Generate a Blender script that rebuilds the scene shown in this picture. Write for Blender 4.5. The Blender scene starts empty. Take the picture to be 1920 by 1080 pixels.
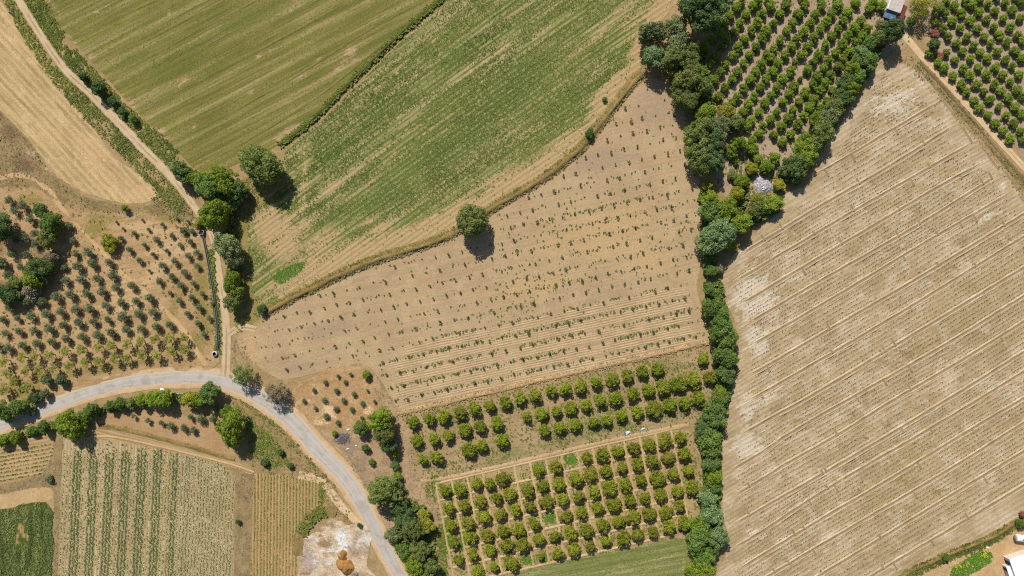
import bpy, bmesh, math, random
import numpy as np
from mathutils import Vector, Matrix
from mathutils.geometry import delaunay_2d_cdt

scene = bpy.context.scene
COL = scene.collection
R = math.radians
random.seed(7)
RNG = np.random.default_rng(11)

# ------------------------------------------------------------------ camera, sky, sun, exposure
CAM_H = 192.0            # drone height in metres
MPX = 0.15               # metres of ground for one photograph pixel
cam_d = bpy.data.cameras.new('camera')
cam_d.lens = 24.0
cam_d.sensor_width = 36.0
cam_d.clip_end = 5000
cam = bpy.data.objects.new('camera', cam_d)
cam.location = (0, 0, CAM_H)
COL.objects.link(cam)
scene.camera = cam

SUN_EL = R(46.0)
SH = Vector((0.35, -0.937)).normalized()       # ground direction in which shadows fall
world = bpy.data.worlds.new('World')
scene.world = world
world.use_nodes = True
wn = world.node_tree
bg = wn.nodes['Background']
sky = wn.nodes.new('ShaderNodeTexSky')
sky.sky_type = 'NISHITA'
sky.sun_disc = False
sky.sun_elevation = SUN_EL
sky.sun_rotation = math.atan2(-SH.x, -SH.y)
wn.links.new(sky.outputs[0], bg.inputs[0])
bg.inputs[1].default_value = 0.08
sky.ozone_density = 2.5
sun_d = bpy.data.lights.new('sun', 'SUN')
sun_d.energy = 5.0
sun_d.angle = R(0.53)
sun_d.color = (1.0, 0.97, 0.92)
sun = bpy.data.objects.new('sun', sun_d)
d = Vector((SH.x * math.cos(SUN_EL), SH.y * math.cos(SUN_EL), -math.sin(SUN_EL)))
sun.rotation_euler = d.to_track_quat('-Z', 'Y').to_euler()
sun.location = (-40, 110, 150)
COL.objects.link(sun)
scene.view_settings.view_transform = 'Standard'
scene.view_settings.look = 'None'
scene.view_settings.gamma = 1.0
scene.view_settings.exposure = 0.1
scene.cycles.use_denoising = False
scene.cycles.filter_width = 1.1
scene.cycles.max_bounces = 5
scene.cycles.diffuse_bounces = 3
scene.cycles.sample_clamp_indirect = 4.0


# ------------------------------------------------------------------ helpers
def at(x, y, z=0.0):
    """ground plan position of what the photograph shows at pixel x, y when it stands z metres up"""
    k = MPX * (CAM_H - z) / CAM_H
    return ((x - 960.0) * k, (540.0 - y) * k)


def W(pts):
    a = np.asarray(pts, float)
    return np.stack([(a[:, 0] - 960) * MPX, (540 - a[:, 1]) * MPX], 1)


_lat = np.random.default_rng(5).random((16, 256, 256))


def vn(x, y, s, seed=0):
    """value noise 0..1, cell size s metres"""
    g = _lat[seed % 16]
    x = np.asarray(x) / s + 37.3 * seed
    y = np.asarray(y) / s + 91.7 * seed
    xi = np.floor(x).astype(int); yi = np.floor(y).astype(int)
    fx = x - xi; fy = y - yi
    fx = fx * fx * (3 - 2 * fx); fy = fy * fy * (3 - 2 * fy)
    a = g[xi % 256, yi % 256]; b = g[(xi + 1) % 256, yi % 256]
    c = g[xi % 256, (yi + 1) % 256]; e = g[(xi + 1) % 256, (yi + 1) % 256]
    return (a * (1 - fx) + b * fx) * (1 - fy) + (c * (1 - fx) + e * fx) * fy


def fbm(x, y, s, seed=0):
    return 0.5 * vn(x, y, s, seed) + 0.3 * vn(x, y, s * 0.45, seed + 1) + 0.2 * vn(x, y, s * 0.2, seed + 2)


def inside(P, poly):
    x, y = P[:, 0], P[:, 1]
    r = np.zeros(len(P), bool)
    n = len(poly); j = n - 1
    for i in range(n):
        xi, yi = poly[i]; xj, yj = poly[j]
        if yi != yj:
            c = ((yi > y) != (yj > y)) & (x < (xj - xi) * (y - yi) / (yj - yi) + xi)
            r ^= c
        j = i
    return r


def resample(P, step, closed=False):
    P = np.asarray(P, float)
    if closed:
        P = np.vstack([P, P[:1]])
    seg = np.hypot(*np.diff(P, axis=0).T)
    s = np.concatenate([[0], np.cumsum(seg)])
    n = max(2, int(round(s[-1] / step)) + 1)
    t = np.linspace(0, s[-1], n)
    out = np.stack([np.interp(t, s, P[:, 0]), np.interp(t, s, P[:, 1])], 1)
    return out[:-1] if closed else out


def smooth(P, k=2, closed=False):
    P = np.asarray(P, float)
    for _ in range(k):
        if closed:
            Q = np.roll(P, -1, 0)
            P = np.stack([0.75 * P + 0.25 * Q, 0.25 * P + 0.75 * Q], 1).reshape(-1, 2)
        else:
            a, b = P[:-1], P[1:]
            m = np.stack([0.75 * a + 0.25 * b, 0.25 * a + 0.75 * b], 1).reshape(-1, 2)
            P = np.vstack([P[:1], m[1:-1], P[-1:]])
    return P


def mesh_np(name, V, F, attrs=None, smooth_faces=False):
    """mesh from numpy arrays, F is (n, 3) or (n, 4)"""
    V = np.asarray(V, np.float32); F = np.asarray(F, np.int32)
    me = bpy.data.meshes.new(name)
    k = F.shape[1]
    me.vertices.add(len(V)); me.vertices.foreach_set('co', V.ravel())
    me.loops.add(F.size); me.loops.foreach_set('vertex_index', F.ravel())
    me.polygons.add(len(F))
    me.polygons.foreach_set('loop_start', np.arange(0, F.size, k, dtype=np.int32))
    me.polygons.foreach_set('loop_total', np.full(len(F), k, np.int32))
    me.polygons.foreach_set('use_smooth', np.full(len(F), smooth_faces))
    for n_, a in (attrs or {}).items():
        at_ = me.attributes.new(n_, 'FLOAT', 'POINT')
        at_.data.foreach_set('value', np.asarray(a, np.float32).ravel())
    me.update(calc_edges=True)
    me.validate()
    return me


def link(name, me, mat=None, parent=None, loc=None):
    o = bpy.data.objects.new(name, me)
    COL.objects.link(o)
    if mat is not None and me is not None and not len(me.materials):
        me.materials.append(mat)
    if parent is not None:
        o.parent = parent
    if loc is not None:
        o.location = loc
    return o


def tag(o, label=None, cat=None, group=None, kind=None):
    if label: o['label'] = label
    if cat: o['category'] = cat
    if group: o['group'] = group
    if kind: o['kind'] = kind
    return o


ORD = ['zeroth', 'first', 'second', 'third', 'fourth', 'fifth', 'sixth', 'seventh', 'eighth', 'ninth', 'tenth', 'eleventh', 'twelfth', 'thirteenth',
       'fourteenth', 'fifteenth', 'sixteenth', 'seventeenth', 'eighteenth', 'nineteenth', 'twentieth']


def nth(n):
    if n <= 20:
        return ORD[n]
    if n < 30:
        return 'twenty-' + ORD[n - 20]
    if n == 30:
        return 'thirtieth'
    if n < 40:
        return 'thirty-' + ORD[n - 30]
    return str(n) + 'th'


# ------------------------------------------------------------------ materials
class NT:
    def __init__(s, name):
        s.m = bpy.data.materials.new(name)
        s.m.use_nodes = True
        s.t = s.m.node_tree
        s.b = s.t.nodes['Principled BSDF']
        s.b.inputs['Roughness'].default_value = 0.95
        s.b.inputs['Specular IOR Level'].default_value = 0.15

    def n(s, typ, **kw):
        nd = s.t.nodes.new('ShaderNode' + typ)
        for k, v in kw.items():
            setattr(nd, k, v)
        return nd

    def l(s, a, b):
        s.t.links.new(a, b)

    def val(s, sock, v):
        if isinstance(v, (int, float)):
            sock.default_value = v
        elif isinstance(v, (tuple, list)):
            sock.default_value = (*v, 1.0) if len(v) == 3 and sock.type == 'RGBA' else v
        else:
            s.l(v, sock)

    def math(s, op, a, b=0.0, c=0.0, clamp=False):
        nd = s.n('Math', operation=op)
        nd.use_clamp = clamp
        s.val(nd.inputs[0], a); s.val(nd.inputs[1], b); s.val(nd.inputs[2], c)
        return nd.outputs[0]

    def mix(s, f, a, b, mode='MIX'):
        nd = s.n('Mix', data_type='RGBA', blend_type=mode)
        s.val(nd.inputs[0], f); s.val(nd.inputs[6], a); s.val(nd.inputs[7], b)
        return nd.outputs[2]

    def ramp(s, x, lo, hi, a=0.0, b=1.0):
        nd = s.n('MapRange')
        nd.clamp = True
        nd.interpolation_type = 'SMOOTHSTEP'
        s.val(nd.inputs[0], x); s.val(nd.inputs[1], lo); s.val(nd.inputs[2], hi); s.val(nd.inputs[3], a); s.val(nd.inputs[4], b)
        return nd.outputs[0]

    def noise(s, vec, scale, detail=4.0, rough=0.55, dist=0.0):
        nd = s.n('TexNoise')
        if vec is not None: s.l(vec, nd.inputs['Vector'])
        nd.inputs['Scale'].default_value = scale
        nd.inputs['Detail'].default_value = detail
        nd.inputs['Roughness'].default_value = rough
        nd.inputs['Distortion'].default_value = dist
        return nd.outputs['Fac']

    def attr(s, name):
        nd = s.n('Attribute', attribute_name=name)
        return nd.outputs['Fac']

    def pos(s):
        return s.n('NewGeometry').outputs['Position']

    def comb(s, x, y, z=0.0):
        nd = s.n('CombineXYZ')
        s.val(nd.inputs[0], x); s.val(nd.inputs[1], y); s.val(nd.inputs[2], z)
        return nd.outputs[0]


def soil(name, c1, c2, c3=None, patch=0.05, streak=0.6, sk_u=0.05, sk_v=0.8, row=None, row_amt=0.35, row_w=0.0, c_row=None,
         m1=None, m2=None, m3=None, fine=0.35, bump=0.25, mid=None, clod=0.5, blotch=None):
    """bare or cropped ground: patches, streaks along u, rows across v, hand placed masks m1..m3 with broken edges, grain"""
    T = NT(name)
    P = T.pos()
    u, v = T.attr('u'), T.attr('v')
    big = T.noise(P, patch, 6.0, 0.6)
    col = T.mix(T.ramp(big, 0.36, 0.64), c1, c2)
    wob = T.noise(P, 0.5, 3.0)
    if c3 is not None:
        vec = T.comb(T.math('MULTIPLY', u, sk_u), T.math('MULTIPLY', v, sk_v))
        st = T.noise(vec, 1.0, 5.0, 0.62)
        vec2 = T.comb(T.math('MULTIPLY', u, sk_u * 2.2), T.math('MULTIPLY', v, sk_v * 3.1))
        st2 = T.noise(vec2, 1.0, 3.0, 0.6)
        col = T.mix(T.math('MULTIPLY', T.ramp(st, 0.45, 0.66), streak), col, c3)
        col = T.mix(T.math('MULTIPLY', T.ramp(st2, 0.5, 0.72), streak * 0.55), col, c3)
        sd = T.ramp(st2, 0.28, 0.5, 1.0 - 0.3 * streak, 1.0)
        col = T.mix(1.0, col, T.comb(sd, sd, sd), 'MULTIPLY')
    if blotch is not None:
        b1 = T.noise(P, 0.16, 6.0, 0.68)
        col = T.mix(T.math('MULTIPLY', T.ramp(b1, 0.52, 0.62), blotch[1]), col, blotch[0])
        b2 = T.noise(T.comb(T.math('MULTIPLY', u, 0.13), T.math('MULTIPLY', v, 0.2)), 1.0, 5.0, 0.65)
        col = T.mix(T.math('MULTIPLY', T.ramp(b2, 0.52, 0.64), blotch[3]), col, blotch[2])
    brk = T.noise(P, 0.9, 5.0, 0.7)
    for nm, mm in (('m1', m1), ('m2', m2), ('m3', m3)):
        if mm is None:
            continue
        a = T.math('ADD', T.math('MULTIPLY', T.attr(nm), 0.8), T.math('MULTIPLY', T.math('SUBTRACT', brk, 0.5), 1.5))
        if c3 is not None:
            a = T.math('ADD', a, T.math('MULTIPLY', T.math('ADD', T.math('MULTIPLY', st, 0.6), T.math('MULTIPLY_ADD', st2, 0.6, -0.6)), 2.0))
        col = T.mix(T.math('MULTIPLY', T.ramp(a, 0.38, 0.8), mm[1]), col, mm[0])
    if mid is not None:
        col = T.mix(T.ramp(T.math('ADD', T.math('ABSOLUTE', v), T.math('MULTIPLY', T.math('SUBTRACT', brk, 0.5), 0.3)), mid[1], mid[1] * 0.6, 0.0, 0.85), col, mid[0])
    g2 = T.noise(P, 1.6, 4.0, 0.65)
    col = T.mix(T.math('MULTIPLY', T.ramp(g2, 0.35, 0.7), clod), col, T.mix(1.0, col, (0.72, 0.70, 0.66), 'MULTIPLY'))
    h = T.math('MULTIPLY', g2, 0.35)
    if row:
        ph = T.math('ADD', T.math('MULTIPLY', v, 2 * math.pi / row), T.math('MULTIPLY', wob, 1.6))
        sn = T.math('SINE', ph)
        if c_row is not None:
            f = T.math('MULTIPLY', T.ramp(sn, -0.2 + row_w, 0.75 + row_w), row_amt)
            f = T.math('MULTIPLY', f, T.ramp(brk, 0.3, 0.6, 0.35, 1.0))
            col = T.mix(f, col, c_row)
        h = T.math('ADD', h, T.math('MULTIPLY', sn, 0.4))
    fn = T.noise(P, 3.2, 4.0, 0.75)
    dk = T.ramp(fn, 0.3, 0.7, 1.0 - fine, 1.0 + fine * 0.8)
    col = T.mix(1.0, col, T.comb(dk, dk, dk), 'MULTIPLY')
    T.l(col, T.b.inputs['Base Color'])
    h = T.math('ADD', h, T.math('MULTIPLY', fn, 0.25))
    bp = T.n('Bump')
    bp.inputs['Strength'].default_value = bump
    bp.inputs['Distance'].default_value = 0.35
    T.l(h, bp.inputs['Height'])
    T.l(bp.outputs[0], T.b.inputs['Normal'])
    return T.m


def leaf(name, ca, cb, trans=0.25, var=0.35, cc=None):
    """foliage: colour spread from leaf to leaf and from plant to plant, some light passing through"""
    T = NT(name)
    f = T.attr('rnd')
    col = T.mix(f, ca, cb)
    oi = T.n('ObjectInfo').outputs['Random']
    if cc is not None:
        col = T.mix(T.ramp(oi, 0.55, 1.0, 0.0, 0.7), col, cc)
    k = T.math('MULTIPLY_ADD', T.math('FRACT', T.math('MULTIPLY', oi, 7.31)), var, 1.0 - var * 0.5)
    col = T.mix(1.0, col, T.comb(k, k, k), 'MULTIPLY')
    T.l(col, T.b.inputs['Base Color'])
    T.b.inputs['Roughness'].default_value = 0.6
    T.b.inputs['Specular IOR Level'].default_value = 0.3
    tr = T.n('BsdfTranslucent')
    T.l(T.mix(1.0, col, (1.15, 1.25, 0.6), 'MULTIPLY'), tr.inputs['Color'])
    mx = T.n('MixShader')
    mx.inputs[0].default_value = trans
    out = T.t.nodes['Material Output']
    T.l(T.b.outputs[0], mx.inputs[1]); T.l(tr.outputs[0], mx.inputs[2])
    T.l(mx.outputs[0], out.inputs['Surface'])
    return T.m


def plain(name, c, rough=0.8, amt=0.3, scale=2.0, c2=None, metal=0.0):
    T = NT(name)
    P = T.pos()
    nz = T.noise(P, scale, 5.0, 0.65)
    c2 = c2 or tuple(x * 0.6 for x in c)
    col = T.mix(T.math('MULTIPLY', T.ramp(nz, 0.35, 0.7), amt * 2 if amt < 0.5 else 1.0), c, c2)
    T.l(col, T.b.inputs['Base Color'])
    T.b.inputs['Roughness'].default_value = rough
    T.b.inputs['Metallic'].default_value = metal
    bp = T.n('Bump'); bp.inputs['Strength'].default_value = 0.2; bp.inputs['Distance'].default_value = 0.05
    T.l(nz, bp.inputs['Height']); T.l(bp.outputs[0], T.b.inputs['Normal'])
    return T.m


# ------------------------------------------------------------------ ground sheets, strips, tufts
def blob(P, blobs):
    """soft mask 0..1 made of tilted ellipses given in photograph pixels: x, y, rx, ry, tilt in degrees"""
    m = np.zeros(len(P))
    for b in blobs:
        x, y, rx, ry = b[:4]
        a = R(b[4]) if len(b) > 4 else 0.0
        s = b[5] if len(b) > 5 else 1.0
        cx, cy = (x - 960) * MPX, (540 - y) * MPX
        dx, dy = P[:, 0] - cx, P[:, 1] - cy
        p = (dx * math.cos(a) + dy * math.sin(a)) / (rx * MPX)
        q = (-dx * math.sin(a) + dy * math.cos(a)) / (ry * MPX)
        m = np.maximum(m, s * np.clip(1.35 - np.hypot(p, q), 0, 1))
    return m


def sheet(name, poly_px, z, mat, label, cat='field', ang=0.0, uvf=None, grid=1.6, jit=0.35, masks=None, relief=0.0, kind='structure', closed_smooth=1):
    poly = smooth(W(poly_px), closed_smooth, True)
    poly = resample(poly, 1.3, True)
    c = poly.mean(0)
    nx = np.roll(poly, -1, 0) - np.roll(poly, 1, 0)
    nrm = np.stack([nx[:, 1], -nx[:, 0]], 1) / (np.hypot(nx[:, 0], nx[:, 1])[:, None] + 1e-9)
    poly = poly + nrm * ((fbm(poly[:, 0], poly[:, 1], 2.6, 3) - 0.5) * 2 * jit)[:, None]
    lo, hi = poly.min(0), poly.max(0)
    gx, gy = np.meshgrid(np.arange(lo[0], hi[0], grid), np.arange(lo[1], hi[1], grid))
    G = np.stack([gx.ravel(), gy.ravel()], 1) + RNG.uniform(-0.3, 0.3, (gx.size, 2)) * grid
    G = G[inside(G, poly)]
    # keep interior points off the outline
    if len(G):
        keep = np.ones(len(G), bool)
        for i in range(0, len(G), 2000):
            dd = np.hypot(G[i:i + 2000, None, 0] - poly[None, :, 0], G[i:i + 2000, None, 1] - poly[None, :, 1]).min(1)
            keep[i:i + 2000] = dd > grid * 0.5
        G = G[keep]
    A = np.vstack([poly, G])
    vs, es, fs, *_ = delaunay_2d_cdt([Vector(p) for p in A], [], [list(range(len(poly)))], 1, 1e-5)
    P = np.array([(p.x, p.y) for p in vs])
    F = np.array([f if (vs[f[1]] - vs[f[0]]).cross(vs[f[2]] - vs[f[0]]) > 0 else [f[0], f[2], f[1]] for f in fs])
    if uvf is not None:
        u, v = uvf(P)
    else:
        a = R(ang)
        u = P[:, 0] * math.cos(a) + P[:, 1] * math.sin(a)
        v = -P[:, 0] * math.sin(a) + P[:, 1] * math.cos(a)
    at_ = {'u': u, 'v': v}
    for k_, bl in (masks or {}).items():
        at_[k_] = blob(P, bl)
    zz = np.full(len(P), z) + relief * (fbm(P[:, 0], P[:, 1], 5.0, 6) - 0.3)
    me = mesh_np(name, np.column_stack([P, zz]), F, at_, True)
    o = link(name, me, mat)
    tag(o, label, cat, kind=kind)
    o['_poly'] = 0
    del o['_poly']
    return o, poly


def strip(name, pts_px, offs, hts, mat, z0=0.0, step=1.2, jit=0.0, hj=0.0, parent=None, width=None, sm=2, world_pts=None, taper=0.0):
    """a ribbon swept along a line; offs = metres to the side (left of travel positive), hts = heights"""
    P = smooth(W(pts_px) if world_pts is None else world_pts, sm)
    P = resample(P, step)
    t = np.gradient(P, axis=0)
    t /= np.hypot(t[:, 0], t[:, 1])[:, None] + 1e-9
    n = np.stack([-t[:, 1], t[:, 0]], 1)
    s = np.concatenate([[0], np.cumsum(np.hypot(*np.diff(P, axis=0).T))])
    k = len(offs); V = []; uu = []; vv = []
    wf = np.ones(len(P)) if width is None else np.interp(np.linspace(0, 1, len(P)), np.linspace(0, 1, len(width)), width)
    for j, (o_, h_) in enumerate(zip(offs, hts)):
        wj = jit * (fbm(P[:, 0] + 13 * j, P[:, 1] - 7 * j, 2.2, 4 + j % 5) - 0.5) * 2
        q = P + n * (o_ * wf + wj)[:, None]
        hz = z0 + h_ * (1 + hj * (fbm(P[:, 0], P[:, 1] + 31 * j, 2.5, 8) - 0.5) * 2)
        if taper:
            fd = np.clip(np.minimum(s, s[-1] - s) / taper, 0, 1)
            hz = z0 - 0.02 + (hz - z0 + 0.02) * fd
        V.append(np.column_stack([q, hz])); uu.append(s); vv.append(np.full(len(P), o_))
    V = np.stack(V, 1).reshape(-1, 3)
    uu = np.stack(uu, 1).ravel(); vv = np.stack(vv, 1).ravel()
    i = np.arange(len(P) - 1)[:, None] * k + np.arange(k - 1)[None, :]
    i = i.ravel()
    F = np.stack([i, i + k, i + k + 1, i + 1], 1)
    if offs[0] < offs[-1]:
        F = F[:, ::-1]
    # right-hand rule: make faces look up
    a, b, c = V[F[0, 0]], V[F[0, 1]], V[F[0, 2]]
    if np.cross(b - a, c - a)[2] < 0:
        F = F[:, ::-1]
    me = mesh_np(name, V, F, {'u': uu, 'v': vv}, True)
    return link(name, me, mat, parent)


def tuft_mesh(name, P, size, nl=5, z=0.03, lift=(0.25, 1.0), wid=0.38, tint=None):
    """little plants: nl pointed leaves each, fanning out from the foot; one mesh for a whole patch"""
    N = len(P)
    size = np.broadcast_to(np.asarray(size, float), (N,))
    th = RNG.uniform(0, 2 * math.pi, (N, 1)) + np.arange(nl)[None, :] * (2 * math.pi / nl) + RNG.normal(0, 0.35, (N, nl))
    el = RNG.uniform(lift[0], lift[1], (N, nl))
    L = size[:, None] * RNG.uniform(0.65, 1.15, (N, nl))
    dx, dy = np.cos(th), np.sin(th)
    ch, sh = np.cos(el), np.sin(el)
    w = L * wid
    z = np.broadcast_to(np.asarray(z, float), (N,))[:, None]
    bx, by = P[:, 0:1], P[:, 1:2]
    mx, my, mz = bx + dx * L * 0.45 * ch, by + dy * L * 0.45 * ch, z + L * 0.55 * sh
    v0 = np.stack([bx + 0 * dx, by + 0 * dy, z + 0 * dx], -1)
    v1 = np.stack([mx - dy * w, my + dx * w, mz], -1)
    v2 = np.stack([bx + dx * L * ch, by + dy * L * ch, z + L * sh * 0.8], -1)
    v3 = np.stack([mx + dy * w, my - dx * w, mz], -1)
    V = np.stack([v0, v1, v2, v3], 2).reshape(-1, 3)
    F = np.arange(N * nl * 4).reshape(-1, 4)[:, ::-1]
    rn = RNG.random((N, 1)) * 0.7 + RNG.random((N, nl)) * 0.3
    if tint is not None:
        rn = np.clip(np.asarray(tint)[:, None] + (rn - 0.5) * 0.6, 0, 1)
    rn = np.repeat(rn.ravel(), 4)
    return mesh_np(name, V, F, {'rnd': rn})


def scatter(poly, dens, dens_f=None):
    poly = np.asarray(poly)
    lo, hi = poly.min(0), poly.max(0)
    n = int((hi[0] - lo[0]) * (hi[1] - lo[1]) * dens)
    P = RNG.uniform(lo, hi, (n, 2))
    P = P[inside(P, poly)]
    if dens_f is not None:
        P = P[RNG.random(len(P)) < dens_f(P)]
    return P


def stuff(name, P, size, mat, label, cat='weeds', nl=5, z=0.03, lift=(0.25, 1.0), wid=0.38, tint=None):
    o = link(name, tuft_mesh(name, P, size, nl, z, lift, wid, tint), mat)
    return tag(o, label, cat, kind='stuff')


def near_line(pts_px, half_m, dens):
    """random points beside a line"""
    P = resample(smooth(W(pts_px), 2), 0.5)
    n = int(len(P) * 0.5 * 2 * half_m * dens)
    i = RNG.integers(0, len(P) - 1, n)
    t = np.gradient(P, axis=0); t /= np.hypot(t[:, 0], t[:, 1])[:, None]
    off = RNG.uniform(-half_m, half_m, n)
    return P[i] + np.stack([-t[i, 1], t[i, 0]], 1) * off[:, None] + RNG.uniform(-0.25, 0.25, (n, 2))
# ------------------------------------------------------------------ colours (photograph's sunlit tone turned into a base colour)
KL = 1.20


def C(r, g, b, k=1.0):
    f = lambda c: (c / 255 / 12.92 if c < 10.3 else ((c / 255 + 0.055) / 1.055) ** 2.4)
    return tuple(min(0.85, f(x) / KL * k) * (1.05 if (i == 2 and r > g) else 1.0) for i, x in enumerate((r, g, b)))


# ------------------------------------------------------------------ ground
g_mat = soil('dry_ground', C(176, 146, 100), C(156, 134, 86), C(192, 162, 118), patch=0.07, streak=0.5, sk_u=0.25, sk_v=0.25, fine=0.3, clod=0.6)
gv = np.array([(-700, -700, 0), (700, -700, 0), (700, 700, 0), (-700, 700, 0)], float)
gn = 60
gx, gy = np.meshgrid(np.linspace(-700, 700, gn), np.linspace(-700, 700, gn))
gi = (np.arange(gn - 1)[:, None] * gn + np.arange(gn - 1)[None, :]).ravel()
gm = mesh_np('ground', np.column_stack([gx.ravel(), gy.ravel(), np.zeros(gn * gn)]), np.stack([gi, gi + 1, gi + gn + 1, gi + gn], 1), {'u': gx.ravel(), 'v': gy.ravel()})
tag(link('ground', gm, g_mat), 'dry tan ground with sparse brown grass between the fields', 'ground', kind='structure')

# --- golden stubble field, top left
C_POLY = [(-160, -160), (-60, -60), (0, 0), (10, 15), (32, 42), (62, 80), (82, 115), (107, 150), (132, 185), (155, 215), (180, 250), (197, 270), (220, 300), (250, 320), (280, 338), (297, 362),
          (287, 377), (250, 384), (200, 375), (150, 360), (112, 335), (88, 310), (72, 288), (60, 268), (30, 235), (0, 205), (-160, 80)]
stub_mat = soil('golden_stubble', C(204, 172, 118), C(190, 160, 110), C(158, 134, 84), blotch=(C(218, 188, 138), 0.5, C(168, 142, 92), 0.5), patch=0.05, streak=0.8, sk_u=0.07, sk_v=0.7, row=1.7, row_amt=0.35, c_row=C(220, 188, 132), m1=(C(206, 170, 118), 0.8), fine=0.28)
sheet('stubble_field', C_POLY, 0.02, stub_mat, 'golden dry stubble field in the upper left corner', ang=-47, masks={'m1': [(170, 300, 22, 90, 30), (270, 360, 40, 25)]}, relief=0.05)

# --- mown olive green field
D_POLY = [(30, -160), (55, -50), (75, 0), (82, 15), (120, 62), (155, 100), (180, 125), (205, 150), (225, 177), (250, 205), (292, 242), (317, 267), (350, 302), (370, 320), (405, 322), (450, 306), (490, 290),
          (525, 272), (597, 216), (642, 169), (695, 119), (742, 71), (792, 26), (828, 0), (880, -50), (990, -160)]
mown_mat = soil('mown_grass_ground', C(134, 126, 60), C(116, 113, 50), C(166, 150, 96), patch=0.05, streak=0.85, sk_u=0.02, sk_v=0.55, row=4.6, row_amt=0.3, c_row=C(94, 98, 40),
                m1=(C(190, 160, 120), 0.9), m2=(C(96, 106, 36), 0.5), fine=0.36, clod=0.55)
D_BARE = [(195, 58, 25, 7, 20), (135, 78, 12, 25, 40), (660, 100, 18, 22, 40), (640, 120, 30, 12, 40), (600, 110, 20, 9, 30), (565, 140, 25, 9, 30), (545, 245, 30, 16, 38), (525, 262, 16, 9), (500, 100, 25, 5, 25),
          (580, 45, 12, 6, 25), (620, 18, 14, 5, 25), (490, 103, 14, 5, 25), (315, 25, 25, 5, 28), (470, 170, 15, 5, 40), (360, 240, 14, 5, 35), (340, 155, 30, 6, 30), (265, 175, 14, 5), (555, 20, 25, 6, 28),
          (240, 190, 12, 40, 45, 0.8), (300, 245, 10, 40, 45, 0.8), (170, 105, 9, 30, 45, 0.9), (100, 15, 12, 30, 45, 0.8), (185, 20, 25, 8, 20, 0.8), (300, 250, 20, 6, 28)]
_, D_P = sheet('mown_field', D_POLY, 0.03, mown_mat, 'mown olive green field with fine parallel mowing lines', ang=27.5, masks={'m1': D_BARE, 'm2': [(330, 120, 90, 35, 25), (480, 30, 100, 25, 27), (250, 110, 60, 14, 27)]}, relief=0.03)

D_OBJ = [o for o in bpy.data.objects if o.name == 'mown_field'][0]
for ln in ([(150, 66), (225, 30), (295, 0)], [(210, 143), (345, 72), (480, 0)], [(283, 197), (400, 138), (480, 96), (560, 54), (660, 0)], [(480, 58), (540, 28), (600, -2)], [(332, 262), (440, 208), (560, 140), (700, 50)], [(395, 300), (480, 255), (600, 180), (760, 50)], [(195, 112), (330, 48), (420, 0)]):
    strip('swath_ridge', ln, (-0.5, -0.2, 0.05, 0.3), (-0.01, 0.10, 0.13, -0.01), mown_mat, 0.035, 1.0, 0.12, 0.7, D_OBJ)

# --- weedy green field in the middle
BANK_E = [(500, 590), (530, 573), (567, 553), (597, 540), (630, 522), (680, 500), (730, 482), (780, 469), (817, 456), (855, 440), (885, 420), (920, 397), (942, 383), (960, 373), (997, 353), (1035, 328), (1067, 301),
          (1092, 281), (1110, 257), (1135, 226), (1160, 194), (1185, 162), (1207, 140)]
E_POLY = [(1000, -160), (900, -50), (842, 0), (798, 36), (748, 82), (700, 130), (648, 180), (603, 228), (545, 272), (530, 292), (540, 330), (505, 375), (470, 400), (462, 440), (470, 520), (480, 570), (500, 586)] + \
         [(x - 2, y - 6) for x, y in BANK_E[1:]] + [(1205, 105), (1200, 75), (1235, 45), (1275, 0), (1300, -50), (1330, -160)]


def uv_e(P):
    # rows run up to the right, bending slightly
    a = R(33) - 0.0006 * P[:, 0] + 0.0006 * P[:, 1]
    return P[:, 0] * np.cos(a) + P[:, 1] * np.sin(a), -P[:, 0] * np.sin(a) + P[:, 1] * np.cos(a)


green_soil = soil('weedy_field_ground', C(116, 124, 58), C(98, 116, 48), C(186, 164, 116), patch=0.06, streak=0.8, sk_u=0.022, sk_v=0.6, row=1.3, row_amt=0.5, c_row=C(190, 164, 118),
                  m1=(C(188, 156, 108), 0.9), m2=(C(80, 112, 38), 0.7), m3=(C(64, 112, 24), 0.9), fine=0.3, clod=0.5)
E_SOIL = [(1245, 20, 28, 90, -35, 1.6), (1200, 95, 20, 60, -20, 1.6), (1150, 170, 24, 80, -38, 1.7), (1060, 284, 26, 95, -55, 1.7), (960, 348, 30, 80, -65, 1.7), (870, 398, 80, 24, 30, 1.7), (800, 432, 90, 24, 25, 1.6), (740, 454, 110, 26, 20, 1.6), (640, 490, 100, 28, 25, 1.4),
          (560, 520, 90, 34, 35, 1.3), (520, 440, 45, 70, 40, 1.4), (1190, 40, 40, 60, -45, 0.8), (600, 455, 60, 30, 30, 1.0), (570, 340, 10, 70, -5), (560, 430, 40, 20, 40), (690, 415, 35, 8, 30), (720, 425, 40, 8, 25), (500, 395, 25, 20), (620, 350, 22, 12, 35), (690, 345, 35, 6, 40),
          (735, 290, 50, 5, 42), (780, 120, 30, 5, 38), (815, 75, 25, 6, 40), (745, 130, 22, 6, 40), (710, 165, 16, 6, 38), (890, 130, 50, 5, 40), (930, 100, 40, 5, 35), (900, 190, 20, 6, 40), (830, 225, 50, 4, 35),
          (1130, 60, 80, 7, 42), (1080, 100, 60, 6, 42), (1020, 60, 60, 5, 40), (1120, 130, 30, 6, 45), (665, 225, 15, 6, 40)]
E_GREEN = [(620, 290, 60, 28, 40), (700, 220, 60, 20, 40), (760, 320, 120, 30, 32), (860, 270, 120, 40, 32), (960, 170, 150, 50, 35), (640, 400, 30, 20, 30), (700, 380, 110, 22, 25), (860, 100, 80, 25, 38), (1060, 190, 60, 30, 40)]
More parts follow.
